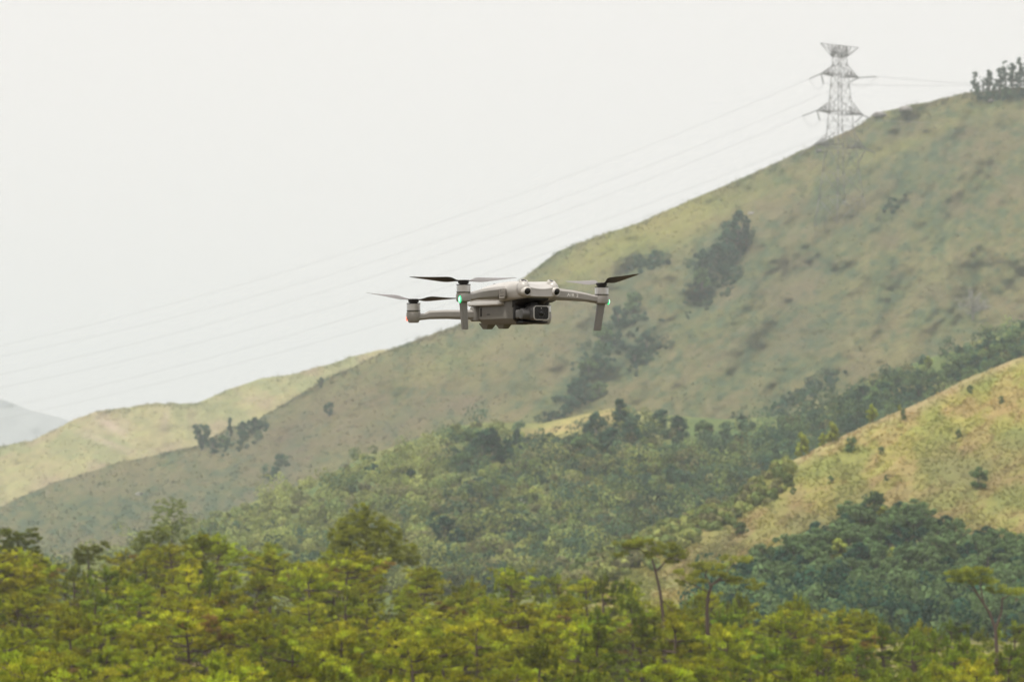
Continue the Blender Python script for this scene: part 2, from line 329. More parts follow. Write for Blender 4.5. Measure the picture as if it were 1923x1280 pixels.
def pine_meshes(seed, h=6.5, spread=1.7, base=.32, dens=1.0, gcol=PG, nleaf=52, nwh=7):
    rng = np.random.default_rng(seed); V, F = [], []
    lean = rng.normal(0, .035, 2); bend = rng.normal(0, .14, (6, 2))
    def axis(t):
        b = np.array([np.interp(t, np.linspace(0, 1, 6), bend[:, 0]), np.interp(t, np.linspace(0, 1, 6), bend[:, 1])])
        return Vector((lean[0] * t * h + b[0], lean[1] * t * h + b[1], t * h))
    ts = np.linspace(0, .97, 8)
    tube(V, F, [axis(t) for t in ts], [.15 * (1 - t) + .025 for t in ts], 6)
    cen, rad, cc = [], [], []
    for wv in range(nwh):
        t = base + (1 - base) * (wv + rng.uniform(-.2, .2)) / nwh; t = min(max(t, .2), .97)
        L0 = spread * (1.05 - .85 * max(0, (t - base) / (1 - base)) ** 2) * rng.uniform(.65, 1.15)
        L0 = max(L0, .35)
        for bnum in range(rng.integers(3, 6)):
            if rng.random() > .9 * dens: continue
            az = rng.uniform(0, 2 * math.pi); L_ = L0 * rng.uniform(.6, 1.2); rise = rng.uniform(.05, .45) * L_
            o = axis(t); e = o + Vector((math.cos(az) * L_, math.sin(az) * L_, rise))
            mid = o.lerp(e, .5) + Vector((0, 0, -.05 * L_))
            tube(V, F, [o, mid, e], [.045, .03, .012], 4)
            cb = gcol * rng.uniform(.7, 1.3) * (np.array((1.04, .97, 1)) if rng.random() < .5 else np.array((.93, 1.0, 1.0)))
            if rng.random() < .03: cb = np.array((.28, .20, .05))
            for q in range(max(3, int(L_ * 5))):
                f = rng.uniform(.45, 1.08); p = o.lerp(e, f)
                rr = rng.uniform(.14, .30)
                cen.append((p.x + rng.normal(0, .22), p.y + rng.normal(0, .22), p.z + rng.uniform(-.04, .26))); rad.append((rr * 1.15, rr * 1.15, rr * .6)); cc.append(cb * rng.uniform(.5, 1.3))
    top = axis(.97)
    for q in range(4):
        cen.append((top.x + rng.normal(0, .08), top.y + rng.normal(0, .08), h * rng.uniform(.92, 1.03))); rad.append((.11, .11, .32)); cc.append(gcol * rng.uniform(.7, 1.1))
    for q in range(12):
        a = rng.uniform(0, 6.28); dd = rng.uniform(.25, 1.0) * spread * .62; hh = h * (1.0 - .13 * (dd / 1.2) ** 1.5) - rng.uniform(.1, .7); kk = gcol * rng.uniform(.6, 1.15)
        for z_ in (0, .22): cen.append((top.x + math.cos(a) * dd, top.y + math.sin(a) * dd, hh + z_)); rad.append((.12 - z_ * .2, .12 - z_ * .2, .24)); cc.append(kk)
    LV, LC = leaves(rng, cen, rad, nleaf, .16, cc, asp=.25, up=.9, shell=.05, jit=.4)
    return (np_mesh('trunk', V, F, None, M['bark'], True), leaf_mesh('crown', LV, LC, M['pine']))
def add_tree(name, meshes, loc, s, rz, label, cat, group=None, sz=None):
    root = empty(name, loc); root.scale = (s, s, sz or s); root.rotation_euler.z = rz
    link('trunk', meshes[0], root); link('crown', meshes[1], root)
    return tag(root, label, cat, group)

random.seed(4); rng = np.random.default_rng(4)
PINES = [pine_meshes(100 + i, 6.4, [2.0, 1.7, 2.3, 1.8, 1.9, 1.6, 2.3, 1.8][i], [.45, .52, .56, .38, .34, .58, .5, .40][i], 1.0 + .1 * (i % 3), PG * [1, 1.08, .95, .9, 1.1, 1.0, .95, .85][i]) for i in range(8)]
DPG = np.array((.27, .335, .035))
PINES_G = [pine_meshes(200 + i, 6.4, [1.6, 1.9, 1.4][i], [.2, .3, .15][i], 1.15, DPG * [1, 1.1, .85][i]) for i in range(3)]

# rows of pines, back to front: zone labels
pos = []
D = 104.0
while D < 212:
    span = 1.10 * D / FPX * 961.5
    x = -span - rng.uniform(0, 2)
    while x < span + 2:
        pos.append((x + rng.normal(0, .5), D + rng.normal(0, 1.3))); x += rng.uniform(2.1, 4.2) * (D / 160) ** .35
    D += 6.6 + (D - 100) * .02
print('pine count', len(pos))
def zone(px, D):
    side = 'left edge' if px < 330 else 'left part' if px < 700 else 'middle' if px < 1150 else 'right part' if px < 1560 else 'right edge'
    row = 'front' if D < 135 else 'middle' if D < 175 else 'back'
    return side, row
pos.sort(key=lambda p: -p[1])
for (x, D) in pos[:330]:
    px = CX + x / D * FPX
    z = float(floor_z(x, D)); side, row = zone(px, D)
    pg = 0.12 if px < 1000 else .45 if px < 1500 else .6
    green = rng.random() < pg
    mm = PINES_G[rng.integers(3)] if green else PINES[rng.integers(8)]
    s = float(rng.uniform(.78, 1.08) if D < 185 else rng.uniform(.84, 1.1))
    if rng.random() < .12: s *= .72
    colw = 'dark green' if green else 'yellow-green'
    add_tree('pine_tree', mm, (x, D, z - .1), s, float(rng.uniform(0, 6.28)),
             '%s pine in the %s rows of the near wood, %s of the photo' % (colw, row, side), 'pine tree',
             '%s pines, %s rows, %s of the wood' % (colw, row, side))

# --- single trees of the near wood, each with its own shape
def special_pine(name, label, px, D, pybase, limbs, clumps, gcol, seed, nleaf=80, cat='pine tree'):
    """limbs: [(list of (px,py,dy), r0, r1)], clumps: (px,py,dy,rx,rz) in picture measure about the trunk's foot, dy metres in depth"""
    rng = np.random.default_rng(seed); o = at(px, pybase, D); V, F = [], []; k = D / FPX
    for pts, r0, r1 in limbs:
        P = [Vector(((a - px) * k, dy, (pybase - b) * k)) for a, b, dy in pts]
        tube(V, F, P, np.linspace(r0, r1, len(P)), 7)
    cen, rad, cc = [], [], []
    for a, b, dy, rx, rz in clumps:
        n = max(4, int(rx * rz / (8 if cat != 'pine tree' else 17)))
        for _ in range(n):
            u = rng.uniform(-1, 1); v = rng.uniform(-1, 1); wz = rng.uniform(-1, 1) * math.sqrt(max(0, 1 - u * u))
            cen.append(((a - px + u * rx) * k, dy + v * rx * k * .8, (pybase - b + wz * rz) * k)); q = rng.uniform(.13, .30)
            rad.append((q * 1.2, q * 1.2, q * .6)); cc.append(gcol * rng.uniform(.7, 1.3))
    LV, LC = leaves(rng, cen, rad, nleaf, .15, cc, asp=.3, up=.9, shell=.1)
    root = empty(name, o)
    link('trunk', np_mesh('trunk', V, F, None, M['bark'], True), root); link('crown', leaf_mesh('crown', LV, LC, M['pine']), root)
    return tag(root, label, cat)
OLG = np.array((.31, .33, .055))
special_pine('pine_tree', 'tall flat-topped pine with a bare slanting trunk, left of its layered neighbour', 1248, 150, 1260,
    [([(1248, 1260, 0), (1247, 1170, 0), (1240, 1110, 0), (1230, 1065, 0), (1222, 1040, 0)], .11, .05), ([(1232, 1075, 0), (1255, 1052, .3), (1278, 1042, .4)], .06, .03), ([(1225, 1048, 0), (1200, 1032, -.3), (1170, 1030, -.4)], .05, .02), ([(1222, 1040, 0), (1215, 1025, .3)], .04, .02), ([(1242, 1125, 0), (1270, 1155, -.5)], .03, .01)],
    [(1180, 1024, -.3, 26, 8), (1213, 1021, 0, 30, 9), (1250, 1028, .3, 26, 9), (1278, 1042, .4, 18, 8), (1168, 1040, -.4, 16, 6), (1232, 1042, 0, 18, 7), (1262, 1056, .2, 14, 5)], OLG, 1)
special_pine('pine_tree', 'crooked pine with stacked flat foliage layers, right of the tall flat-topped one', 1330, 152, 1235,
    [([(1330, 1235, 0), (1328, 1150, 0), (1330, 1120, 0), (1338, 1098, 0), (1355, 1088, 0)], .12, .06), ([(1336, 1102, 0), (1326, 1080, .2), (1330, 1066, .2)], .07, .04), ([(1345, 1092, 0), (1365, 1076, .2), (1380, 1058, .2)], .05, .03), ([(1332, 1112, 0), (1300, 1098, -.2), (1285, 1092, -.2)], .04, .02), ([(1350, 1090, 0), (1395, 1092, .4)], .05, .02)],
    [(1328, 1066, .2, 30, 11), (1383, 1049, .2, 26, 7), (1290, 1075, -.2, 22, 7), (1297, 1092, -.2, 26, 7), (1395, 1090, .4, 26, 8), (1345, 1080, 0, 20, 7), (1420, 1100, .4, 16, 6)], OLG * 1.08, 2)
special_pine('pine_tree', 'umbrella pine with forked bare limbs and flat crown at the right edge', 1872, 150, 1290,
    [([(1872, 1290, 0), (1873, 1225, 0), (1871, 1180, 0)], .12, .09), ([(1871, 1182, 0), (1860, 1150, 0), (1845, 1128, 0), (1832, 1105, 0), (1822, 1090, 0)], .08, .04), ([(1871, 1182, 0), (1884, 1150, .2), (1886, 1122, .2)], .07, .04), ([(1850, 1134, 0), (1845, 1100, .2), (1850, 1082, .2)], .05, .03), ([(1886, 1126, .2), (1910, 1112, .3)], .04, .02), ([(1838, 1116, 0), (1812, 1098, -.2)], .03, .02)],
    [(1808, 1078, 0, 24, 9), (1840, 1074, .2, 26, 11), (1862, 1088, .2, 18, 9), (1884, 1108, .2, 22, 8), (1915, 1112, .3, 22, 7), (1826, 1092, 0, 16, 6), (1800, 1090, -.2, 14, 5)], OLG * .95, 3)
rs = np.random.default_rng(9)
special_pine('leafy_tree', 'dark green bushy tree with a pointed crown rising above the yellow pines', 690, 200, 1120,
    [([(690, 1120, 0), (688, 1050, 0), (684, 975, 0)], .2, .05), ([(688, 1060, 0), (640, 1000, 0)], .08, .03), ([(688, 1050, 0), (740, 1000, .5)], .08, .03), ([(687, 1020, 0), (665, 970, .5)], .06, .03)],
    [(676, 962, 0, 16, 20), (660, 985, .3, 26, 20), (700, 985, 0, 26, 22), (636, 1005, 0, 18, 20), (728, 1005, .4, 26, 22), (680, 1015, -.5, 50, 26), (755, 1032, .4, 26, 18), (640, 1035, 0, 24, 20), (715, 1045, 0, 44, 20), (775, 1050, .4, 14, 10)], np.array((.25, .27, .035)), 5, 60, 'leafy tree')
special_pine('leafy_tree', 'dark green tree top with small upright tufts at the far left end of the wood', 30, 198, 1110,
    [([(30, 1110, 0), (32, 1020, 0)], .14, .05)], [(15, 1008, 0, 26, 12), (50, 1010, .2, 22, 12), (60, 998, 0, 8, 8), (5, 998, 0, 10, 10), (35, 1030, 0, 36, 14)], np.array((.23, .25, .04)), 6, 55, 'leafy tree')
special_pine('leafy_tree', 'small dark leafy tree poking above the dip in the left skyline of the wood', 165, 198, 1110,
    [([(165, 1110, 0), (166, 1040, 0)], .12, .04)], [(150, 1032, 0, 12, 8), (172, 1032, 0, 14, 10), (195, 1025, 0, 7, 12), (165, 1048, .2, 26, 12)], np.array((.21, .24, .035)), 7, 55, 'leafy tree')
special_pine('leafy_tree', 'rounded grey-green tree behind the wood in front of the left hillside', 322, 300, 1110,
    [([(322, 1110, 0), (322, 980, 0)], .2, .06)], [(318, 950, 0, 30, 16), (322, 975, 0, 36, 20), (318, 1000, 0, 34, 20)], np.array((.22, .25, .07)), 8, 60, 'leafy tree')
special_pine('leafy_tree', 'feathery pale green treetop standing behind the yellow pines left of centre', 285, 215, 1110,
    [([(285, 1110, 0), (287, 1010, 0)], .12, .04)], [(280, 1010, 0, 26, 14), (300, 1000, 0, 18, 16), (262, 1022, 0, 16, 12), (285, 1035, .2, 34, 14)], np.array((.24, .26, .06)), 10, 55, 'leafy tree')

# understorey: bushes nobody could count between the trunks
def scatter_stuff(name, label, cat, P, size, cols, nclump, nleaf, lsize, seed, mat='scrub', flat=.7, asp=.6, up=.2, face=0, shell=.35):
    rng = np.random.default_rng(seed); P = np.asarray(P); n = len(P); size = np.asarray(size)
    cen = np.repeat(P, nclump, 0); sz = np.repeat(size, nclump)[:, None]
    off = rng.normal(size=(n * nclump, 3)) * sz * .42; off[:, 2] = np.abs(off[:, 2]) * flat + sz[:, 0] * .28 * flat
    cc = np.repeat(np.asarray(cols), nclump, 0) * rng.uniform(.7, 1.35, (n * nclump, 1))
    rd = sz * np.array([[.46, .46, .40 * flat + .1]]) * rng.uniform(.7, 1.2, (n * nclump, 1))
    V, C = leaves(rng, cen + off, rd, nleaf, lsize, cc, asp=asp, up=up, jit=.2, face=face, shell=shell)
    return tag(link(name, leaf_mesh(name, V, C, M[mat])), label, cat, None, 'stuff')
n = 1900; ux = rng.uniform(-1, 1, n); uD = 100 + 112 * rng.random(n) ** .8; ux = ux * 1.12 * uD / FPX * 961.5
ub = np.array([(.07, .065, .025), (.06, .042, .028), (.14, .14, .025), (.06, .075, .025)])[rng.integers(0, 4, n)]
scatter_stuff('understorey_bushes', 'low brown and green bushes filling the gaps between the pine trunks', 'undergrowth', np.stack([ux, uD, floor_z(ux, uD) + .1], -1), rng.uniform(.7, 1.5, n) * np.where(uD > 190, 1.7, 1), ub, 4, 40, .17, 3)

bx = np.arange(-42, 42, .33); bD = 194 + 17 * rng.random(len(bx)); bx = bx + rng.normal(0, .2, len(bx))
scatter_stuff('thicket', 'olive green thicket behind the last pines of the near wood', 'undergrowth', np.stack([bx, bD, floor_z(bx, bD) + .2], -1), rng.uniform(2.2, 3.4, len(bx)), np.array([(.15, .16, .03), (.20, .21, .035), (.11, .125, .03)])[rng.integers(0, 3, len(bx))], 5, 60, .22, 5)
# --- broadleaf trees of the middle distance
def broad_meshes(seed, h=7, wdt=3.2, gcol=(.08, .11, .04), n=30, nl=44, lsize=.55, trunk=.3, shape='round', qs=1.0):
    rng = np.random.default_rng(seed); V, F = [], []; gcol = np.array(gcol)
    tube(V, F, [(0, 0, -.5), (.1, 0, h * .3), (0, .1, h * .75)], [.28, .2, .06], 5)
    cen, rad, cc = [], [], []
    for i in range(n):
        a = rng.uniform(0, 6.28); t = rng.uniform(0, 1)
        if shape == 'round': rr = wdt * math.sqrt(max(.05, 1 - (2 * t - .85) ** 2 * .8)) * rng.uniform(.3, .95)
        elif shape == 'column': rr = wdt * (1.05 - t) ** .5 * rng.uniform(.2, .9)
        else: rr = wdt * (.05 + 1.05 * t) * rng.uniform(.3, .95)
        p = (math.cos(a) * rr, math.sin(a) * rr, h * (trunk + (1 - trunk) * t * .9))
        if i % 3 == 0: tube(V, F, [(0, 0, h * trunk * .7), p], [.09, .03], 4)
        q = rng.uniform(.22, .42) * wdt * .9 * qs * (1 if shape != 'fan' else .35 + .45 * t)
        cen.append(p); rad.append((q, q, q * .75)); cc.append(gcol * rng.uniform(.65, 1.4))
    LV, LC = leaves(rng, cen, rad, nl, lsize, cc, asp=.8, face=1.3, shell=.6)
    return (np_mesh('trunk', V, F, None, M['bark2'], True), leaf_mesh('crown', LV, LC, M['leaf']))
DK, MG, YG = (.044, .105, .064), (.13, .20, .082), (.32, .37, .07)
BD = [broad_meshes(300 + i, 7, 2.9, DK, trunk=.15) for i in range(3)]
BC = [broad_meshes(310 + i, 9, 2.0, DK, shape='column', trunk=.15) for i in range(2)]
BF = [broad_meshes(320 + i, 8, 3.6, DK, n=48, shape='fan', trunk=.1) for i in range(2)]
BM = [broad_meshes(330 + i, 6, 2.9, MG, trunk=.1) for i in range(3)]
BS = [broad_meshes(350 + i, 9, 1.9, (.15, .19, .16), n=34, nl=44, lsize=.5, shape=['column', 'fan', 'column'][i], trunk=.15, qs=.85) for i in range(3)]
BY = [broad_meshes(340 + i, 5, 2.2, YG, trunk=.1) for i in range(2)]
def hill_tree(hill, px, py, hpx, meshes, hm, label, cat='tree', group=None, name='leafy_tree', wide=1.0):
    D = float(hill.depth(px, py)); p = at(px, py, D); s = hpx * D / FPX / hm
    r = add_tree(name, meshes, (p.x, p.y, p.z - .2), s * wide, random.uniform(0, 6.28), label, cat, group, sz=s)
    return r
HT = hill_tree
# the dark clump high on the hill
for a in [(1385, 452, 62, BD[0], 7, 'tallest dark tree, at the top of the lone clump high on the hillside'),
          (1366, 470, 44, BD[1], 7, 'dark round tree just left of and below the tallest one of the high clump'),
          (1402, 470, 52, BC[0], 9, 'narrow dark tree on the right side of the high clump'),
          (1318, 510, 46, BD[2], 7, 'dark tree at the lower left end of the high clump'),
          (1345, 500, 48, BD[0], 7, 'dark tree in the middle of the high clump on the hillside'),
          (1372, 500, 44, BD[2], 7, 'dark tree at the lower right of the high clump'),
          (1318, 540, 40, BM[0], 6, 'greener tree at the very foot of the high clump'),
          (1230, 500, 34, BD[1], 7, 'greyish tree on the right of the pair above the right drone arm'),
          (1203, 502, 28, BD[0], 7, 'smaller greyish tree on the left of the pair above the right drone arm'),
          (1190, 585, 40, BM[1], 6, 'dark green tree in the gully just right of the drone leg'),
          (1162, 615, 44, BD[2], 7, 'dark green tree in the gully below the right drone leg'),
          (1132, 655, 44, BM[2], 6, 'tree in the gully halfway between drone and valley'),
          (1215, 665, 48, BD[1], 7, 'dark tree of the short gully right of the long one, upper'),
          (1192, 685, 40, BD[0], 7, 'dark tree of the short gully right of the long one, lower'),
          (1105, 715, 46, BM[0], 6, 'tree near the foot of the long gully, above the bright grass strip'),
          (1082, 750, 44, BD[2], 7, 'tree at the foot of the long gully beside the bright grass strip'),
          (1125, 748, 36, BM[1], 6, 'low tree at the right of the foot of the long gully')]:
    HT(main_hill, *a)
# left tree on the shoulder
HT(main_hill, 378, 846, 56, BF[0], 8, 'dark fan-shaped tree standing on the left shoulder of the hill', wide=.9)
HT(main_hill, 400, 852, 34, BD[0], 7, 'low dark tree at the right foot of the fan-shaped tree', wide=1.2)
HT(main_hill, 418, 838, 24, BM[0], 6, 'small dark bush right of the fan-shaped tree')
HT(main_hill, 432, 826, 46, BC[0], 9, 'slender pointed tree rising against the sunlit hill', wide=.7)
HT(main_hill, 455, 822, 34, BD[1], 7, 'greyish rounded tree right of the slender pointed one')
HT(main_hill, 478, 812, 32, BD[2], 7, 'greyish rounded tree farthest right of the left shoulder row')
HT(main_hill, 603, 728, 22, BD[0], 7, 'small dark bush on the hill line where the two left slopes meet')
HT(main_hill, 618, 780, 28, BD[2], 7, 'lone grey-green bush on the brown slope below the hill line')
# trees of the valley one can tell apart
for i, (x, y, h_, mm, hm, wd) in enumerate([(905, 868, 66, BD[0], 7, 1), (925, 880, 84, BC[1], 9, 1.1), (885, 850, 50, BM[1], 6, 1), (950, 880, 60, BD[1], 7, .9), (972, 858, 56, BC[0], 9, 1.2), (870, 885, 40, BM[2], 6, 1.2),
        (1120, 830, 60, BD[1], 7, 1), (1165, 810, 66, BC[0], 9, 1.3), (1145, 850, 52, BD[2], 7, 1.2), (1185, 838, 52, BD[0], 7, 1.1), (1100, 860, 48, BM[0], 6, 1.3), (1240, 806, 42, BD[2], 7, 1.2), (1275, 818, 42, BD[0], 7, 1), (1320, 822, 36, BM[2], 6, 1.2)]):
    HT(valley_hill, x, y, h_, mm, hm, ['broad dark tree left of the tallest in the left valley clump', 'tallest pointed dark tree of the left valley clump', 'green tree behind the left valley clump', 'dark tree between the two pointed trees of the left valley clump', 'pointed dark tree at the right end of the left valley clump', 'low round tree at the lower left of the left valley clump',
        'dark tree at the left end of the right valley clump, beside bright grass', 'tallest pointed tree of the right valley clump', 'broad tree below the tallest of the right valley clump', 'dark tree right of the tallest in the right valley clump', 'spreading tree at the lower left of the right valley clump', 'dark tree just right of the right valley clump', 'second dark tree right of the right valley clump', 'third lower tree right of the right valley clump'][i], wide=wd)
for i, (x, y, h_) in enumerate([(835, 1030, 66), (860, 1040, 50), (905, 1010, 30), (818, 990, 34), (610, 965, 26), (745, 960, 24), (975, 970, 20), (1040, 990, 28), (700, 900, 34), (770, 905, 28), (1260, 905, 36), (1200, 880, 34)]):
    HT(valley_hill, x, y, h_, BD[i % 3], 7, ['tall dark tree in the hollow right of the bushy pointed tree', 'dark tree at the right of the tall one in the hollow', 'dark round bush right of the hollow', 'dark bush above the hollow', 'dark round bush high above the left pines', 'dark round bush above the pointed bushy tree', 'small dark bush just under the pale concrete block', 'dark bush lower right of the pale concrete block',
        'dark bush on the upper left of the wooded valley', 'dark bush right of the one on the upper left of the valley', 'dark tree in the middle of the right half of the valley', 'dark tree left of the middle of the right half of the valley'][i], wide=1.15)
# skyline trees at the top right
sk = [(1832, 176, 48, 'pale thin tree at the left end of the hilltop row', .8), (1846, 176, 38, 'short thin tree second in the hilltop row', .6), (1858, 175, 50, 'loose-crowned tree third in the hilltop row', .9), (1878, 172, 52, 'first dense tree of the hilltop row', 1), (1889, 171, 66, 'tall thin-topped tree near the middle of the hilltop row', .5), (1902, 170, 58, 'dark tree right of the tall thin-topped one', .9), (1916, 169, 70, 'tallest pointed tree of the hilltop row', .6), (1926, 169, 60, 'dark tree cut by the right edge of the photo on the hilltop', 1), (1945, 168, 62, 'hilltop tree beyond the right edge', 1)]
for i, (x, y, h_, lb, wd) in enumerate(sk): HT(main_hill, x, y + 2, h_, BS[i % 3], 9, lb, wide=wd * 1.35)
# the pale bare tree
def bare_tree():
    rng = np.random.default_rng(55); V, F = [], []; cen, rad, cc = [], [], []
    tube(V, F, [(0, 0, -.5), (.1, 0, 2.2), (0, .1, 4.0)], [.3, .22, .12], 5)
    for k in range(26):
        a = rng.uniform(0, 6.28); el = rng.uniform(.15, 1.5); L_ = rng.uniform(4.0, 6.6); d = Vector((math.cos(a) * math.cos(el), math.sin(a) * math.cos(el), math.sin(el) * .9))
        o = Vector((0, 0, rng.uniform(1.6, 3.6))); m_ = o + d * L_ * .5 + Vector(rng.normal(0, .3, 3)); e = o + d * L_
        tube(V, F, [o, m_, e], [.09, .05, .02], 4)
        for f in (.55, .75, .92, 1.05):
            p = o.lerp(e, f); cen.append(p[:]); rad.append((.9, .9, .8)); cc.append(np.array((.36, .345, .32)) * rng.uniform(.85, 1.1))
    root = empty('bare_tree', main_hill.pt(1827, 600))
    link('trunk', np_mesh('trunk', V, F, None, plain('grey_bare_bark', (.16, .15, .145), .9, scale=2), True), root)
    LV, LC = leaves(rng, cen, rad, 34, .5, cc, asp=.14, up=.6)
    link('twigs', leaf_mesh('twigs', LV, LC, M['scrub']), root)
    tag(root, 'rounded pale grey leafless tree standing alone on the open hillside at the right', 'tree')
bare_tree()
# spur trees and bushes
for i, (x, y, h_, mm, hm, wd) in enumerate([(1505, 852, 46, BY[0], 5, .7), (1545, 834, 26, BY[1], 5, .7), (1562, 826, 40, BY[0], 5, .8), (1638, 790, 36, BY[1], 5, .7), (1690, 768, 14, BY[0], 5, .6), (1696, 786, 24, BM[0], 6, .5), (1600, 845, 32, BM[1], 6, .9), (1838, 915, 44, BM[2], 6, .9), (1822, 735, 18, BM[0], 6, .8), (1744, 690, 26, BY[1], 5, .8),
        (1450, 890, 24, BM[1], 6, .6), (1655, 850, 18, BM[2], 6, .8), (1800, 820, 20, BM[0], 6, .7), (1880, 755, 18, BM[1], 6, .7), (1560, 905, 18, BM[2], 6, .8), (1490, 925, 16, BM[0], 6, .9), (1665, 900, 16, BM[1], 6, .7), (1390, 1000, 26, BM[0], 6, 1.5), (1375, 975, 16, BM[1], 6, 1.2)]):
    hl = valley_hill if (x == 1744) else spur_hill
    HT(hl, x, y + 2, h_, mm, hm, ['bright green tree at the lowest point of the sunlit ridge line', 'short bright bush left of the round one on the ridge line', 'round bright green tree on the sunlit ridge line', 'pair-like bright green tree higher on the sunlit ridge line', 'tiny bright bush near the top of the sunlit ridge line', 'slim dark conifer-like shrub just under the sunlit ridge line', 'rounded green shrub on the upper part of the sunlit spur', 'darkest two-lobed shrub on the right of the sunlit spur', 'small shrub high on the right of the sunlit spur', 'yellowish tree in front of the dark belt above the spur',
        'shrub where the sunlit spur meets the valley wood', 'small shrub in the centre of the sunlit spur', 'small dark shrub above the two-lobed one', 'small shrub near the right edge of the sunlit spur', 'shrub in the left half of the sunlit spur', 'low shrub on the lower left of the sunlit spur', 'low shrub below the centre of the sunlit spur', 'wide dark bush at the lower left foot of the sunlit spur', 'smaller bush above the wide one at the foot of the spur'][i], 'shrub', wide=wd)
# the dark belt above the spur, and the wood at its lower right: each tree its own object
cnt = 0
r3 = np.random.default_rng(31)
belt = []
for _ in range(900):
    x = r3.uniform(1440, 1960); yl = np.interp(x, SPUR[:, 0], SPUR[:, 1]); top = np.interp(x, [1440, 1560, 1640, 1720, 1800, 1923, 1960], [800, 775, 722, 700, 678, 622, 600])
    y = r3.uniform(top + 18, yl + 22)
    if all(abs(x - a) > 11 or abs(y - b) > 9 for a, b in belt): belt.append((x, y))
belt.sort(key=lambda p: p[1])
for x, y in belt[:70]:
    u = (BD + BM)[r3.integers(6)]
    hl = valley_hill
    HT(hl, x, max(y, float(hl.yr(x)) + 4), r3.uniform(24, 40), u, 7 if u in BD else 6, 'dark round tree of the belt behind the sunlit spur, %s' % ('lower left end' if x < 1620 else 'right end' if x > 1790 else 'middle'), group='trees of the dark belt, %s' % ('lower end' if x < 1620 else 'right end' if x > 1790 else 'middle'), wide=1.15)
wood = []
for _ in range(2600):
    x = r3.uniform(1330, 1960); top = np.interp(x, [1330, 1400, 1500, 1570, 1600, 1650, 1720, 1800, 1850, 1960], [1062, 1045, 1010, 985, 945, 935, 950, 985, 1000, 1010])
    y = r3.uniform(top + 28, 1215)
    if all(abs(x - a) > 17 or abs(y - b) > 11 for a, b in wood): wood.append((x, y))
wood.sort(key=lambda p: p[1])
for x, y in wood[:150]:
    u = (BD + BM + BM + BM)[r3.integers(12)] if r3.random() > .04 else BY[r3.integers(2)]; big = r3.uniform(34, 56)
    HT(spur_hill, x, y, big * (1 if u not in BY else .8), u, 7 if u in BD else 6 if u in BM else 5, 'leafy tree in the wood under the sunlit spur, %s' % ('left part' if x < 1560 else 'upper part' if y < 1060 else 'lower part'), group='trees of the wood under the spur, %s' % ('left' if x < 1560 else 'upper' if y < 1060 else 'lower right'), wide=1.2)

# the valley wood as one mass
r4 = np.random.default_rng(41); P, S, Cc = [], [], []
cols = np.array([(.19, .245, .085), (.26, .30, .095), (.09, .15, .08), (.31, .335, .11), (.22, .22, .10), (.06, .11, .07)])
got = []
for _ in range(9000):
    x = r4.uniform(-60, 1980); yr = float(valley_hill.yr(np.array(x))); y = yr + 6 + (1112 - yr) * r4.random() ** .9
    if 1000 < x < 1160 and abs(y - (797 - (x - 1085) * .22)) < 15: continue
    if x > 1150 and y > np.interp(x, SPUR[:, 0], SPUR[:, 1]) + 40: continue
    if y - yr < 45 and r4.random() < .45 * (1 - (y - yr) / 45) + .1: continue
    if abs(x - 975) < 24 and -4 < y - 938 < 26: continue
    if len(P) > 3300: break
    D_ = float(valley_hill.depth(x, y)); p = at(x, y, D_)
    nn = float(fbm(np.array(x / 60), np.array(y / 35), 3, 9))
    k = r4.choice(6, p=np.array([.26, .24, .16, .18, .1, .06]) if nn > .5 else np.array([.22, .1, .26, .04, .2, .18]))
    if x > 1250: k = r4.choice([0, 2, 4, 5, 2])
    elif x < 820: k = r4.choice([0, 1, 3, 3, 1, 4, 2, 5], p=[.14, .22, .2, .14, .12, .08, .06, .04])  # left bushes favour light yellow tones, sunlight put into their leaf colour
    P.append(p[:]); S.append(r4.choice([1.3, 2.0, 2.9, 4.2], p=[.34, .36, .2, .1]) * r4.uniform(.8, 1.2) * (1.15 if k in (2, 5) else 1)); Cc.append(cols[k] * r4.uniform(.62, 1.3))
for _ in range(260):
    x = r4.uniform(1060, 1480); y = np.interp(x, SPUR[:, 0], SPUR[:, 1]) + 3 + abs(r4.normal(0, 26)); k = r4.choice([0, 1, 3, 4])
    P.append(spur_hill.pt(x, y)[:]); S.append(r4.uniform(.6, 1.7)); Cc.append(cols[k] * r4.uniform(.8, 1.2))
for hl, lst in ((valley_hill, belt[70:]), (spur_hill, wood[150:])):
    for x, y in lst: P.append(hl.pt(x, y)[:]); S.append(r4.uniform(2.2, 3.6)); Cc.append(np.array(MG if r4.random() < .6 else DK) * r4.uniform(.8, 1.2))
scatter_stuff('valley_wood', 'dense mixed green bushes and trees covering the valley slope', 'woodland', P, S, Cc, 3, 70, .5, 12, flat=.8, asp=.85, face=1.4, shell=.75)

Pg, Sg, Cg = [], [], []
for (x0, y0, x1, y1, wd, n_) in [(1398, 452, 1300, 560, 22, 150), (1385, 520, 1290, 600, 10, 30), (1190, 575, 1075, 765, 22, 140), (1238, 640, 1185, 692, 13, 34), (1180, 506, 1255, 492, 9, 30), (1120, 745, 1020, 790, 8, 30), (500, 805, 425, 850, 12, 26), (545, 850, 505, 900, 12, 14), (1700, 380, 1660, 400, 18, 10), (1835, 186, 1960, 180, 5, 60), (1580, 700, 1440, 780, 12, 50)]:
    for _ in range(n_):
        f = r4.random(); x = x0 + (x1 - x0) * f + r4.normal(0, wd * .7); y = y0 + (y1 - y0) * f + r4.normal(0, wd * .6)
        if y < float(main_hill.yr(np.array(x))) + 2: continue
        Pg.append(main_hill.pt(x, y)[:]); Sg.append(r4.choice([.9, 1.7, 2.9], p=[.55, .3, .15])); Cg.append(np.array([(.042, .105, .066), (.062, .125, .07), (.085, .13, .07)][r4.integers(3)]) * r4.uniform(.75, 1.2))
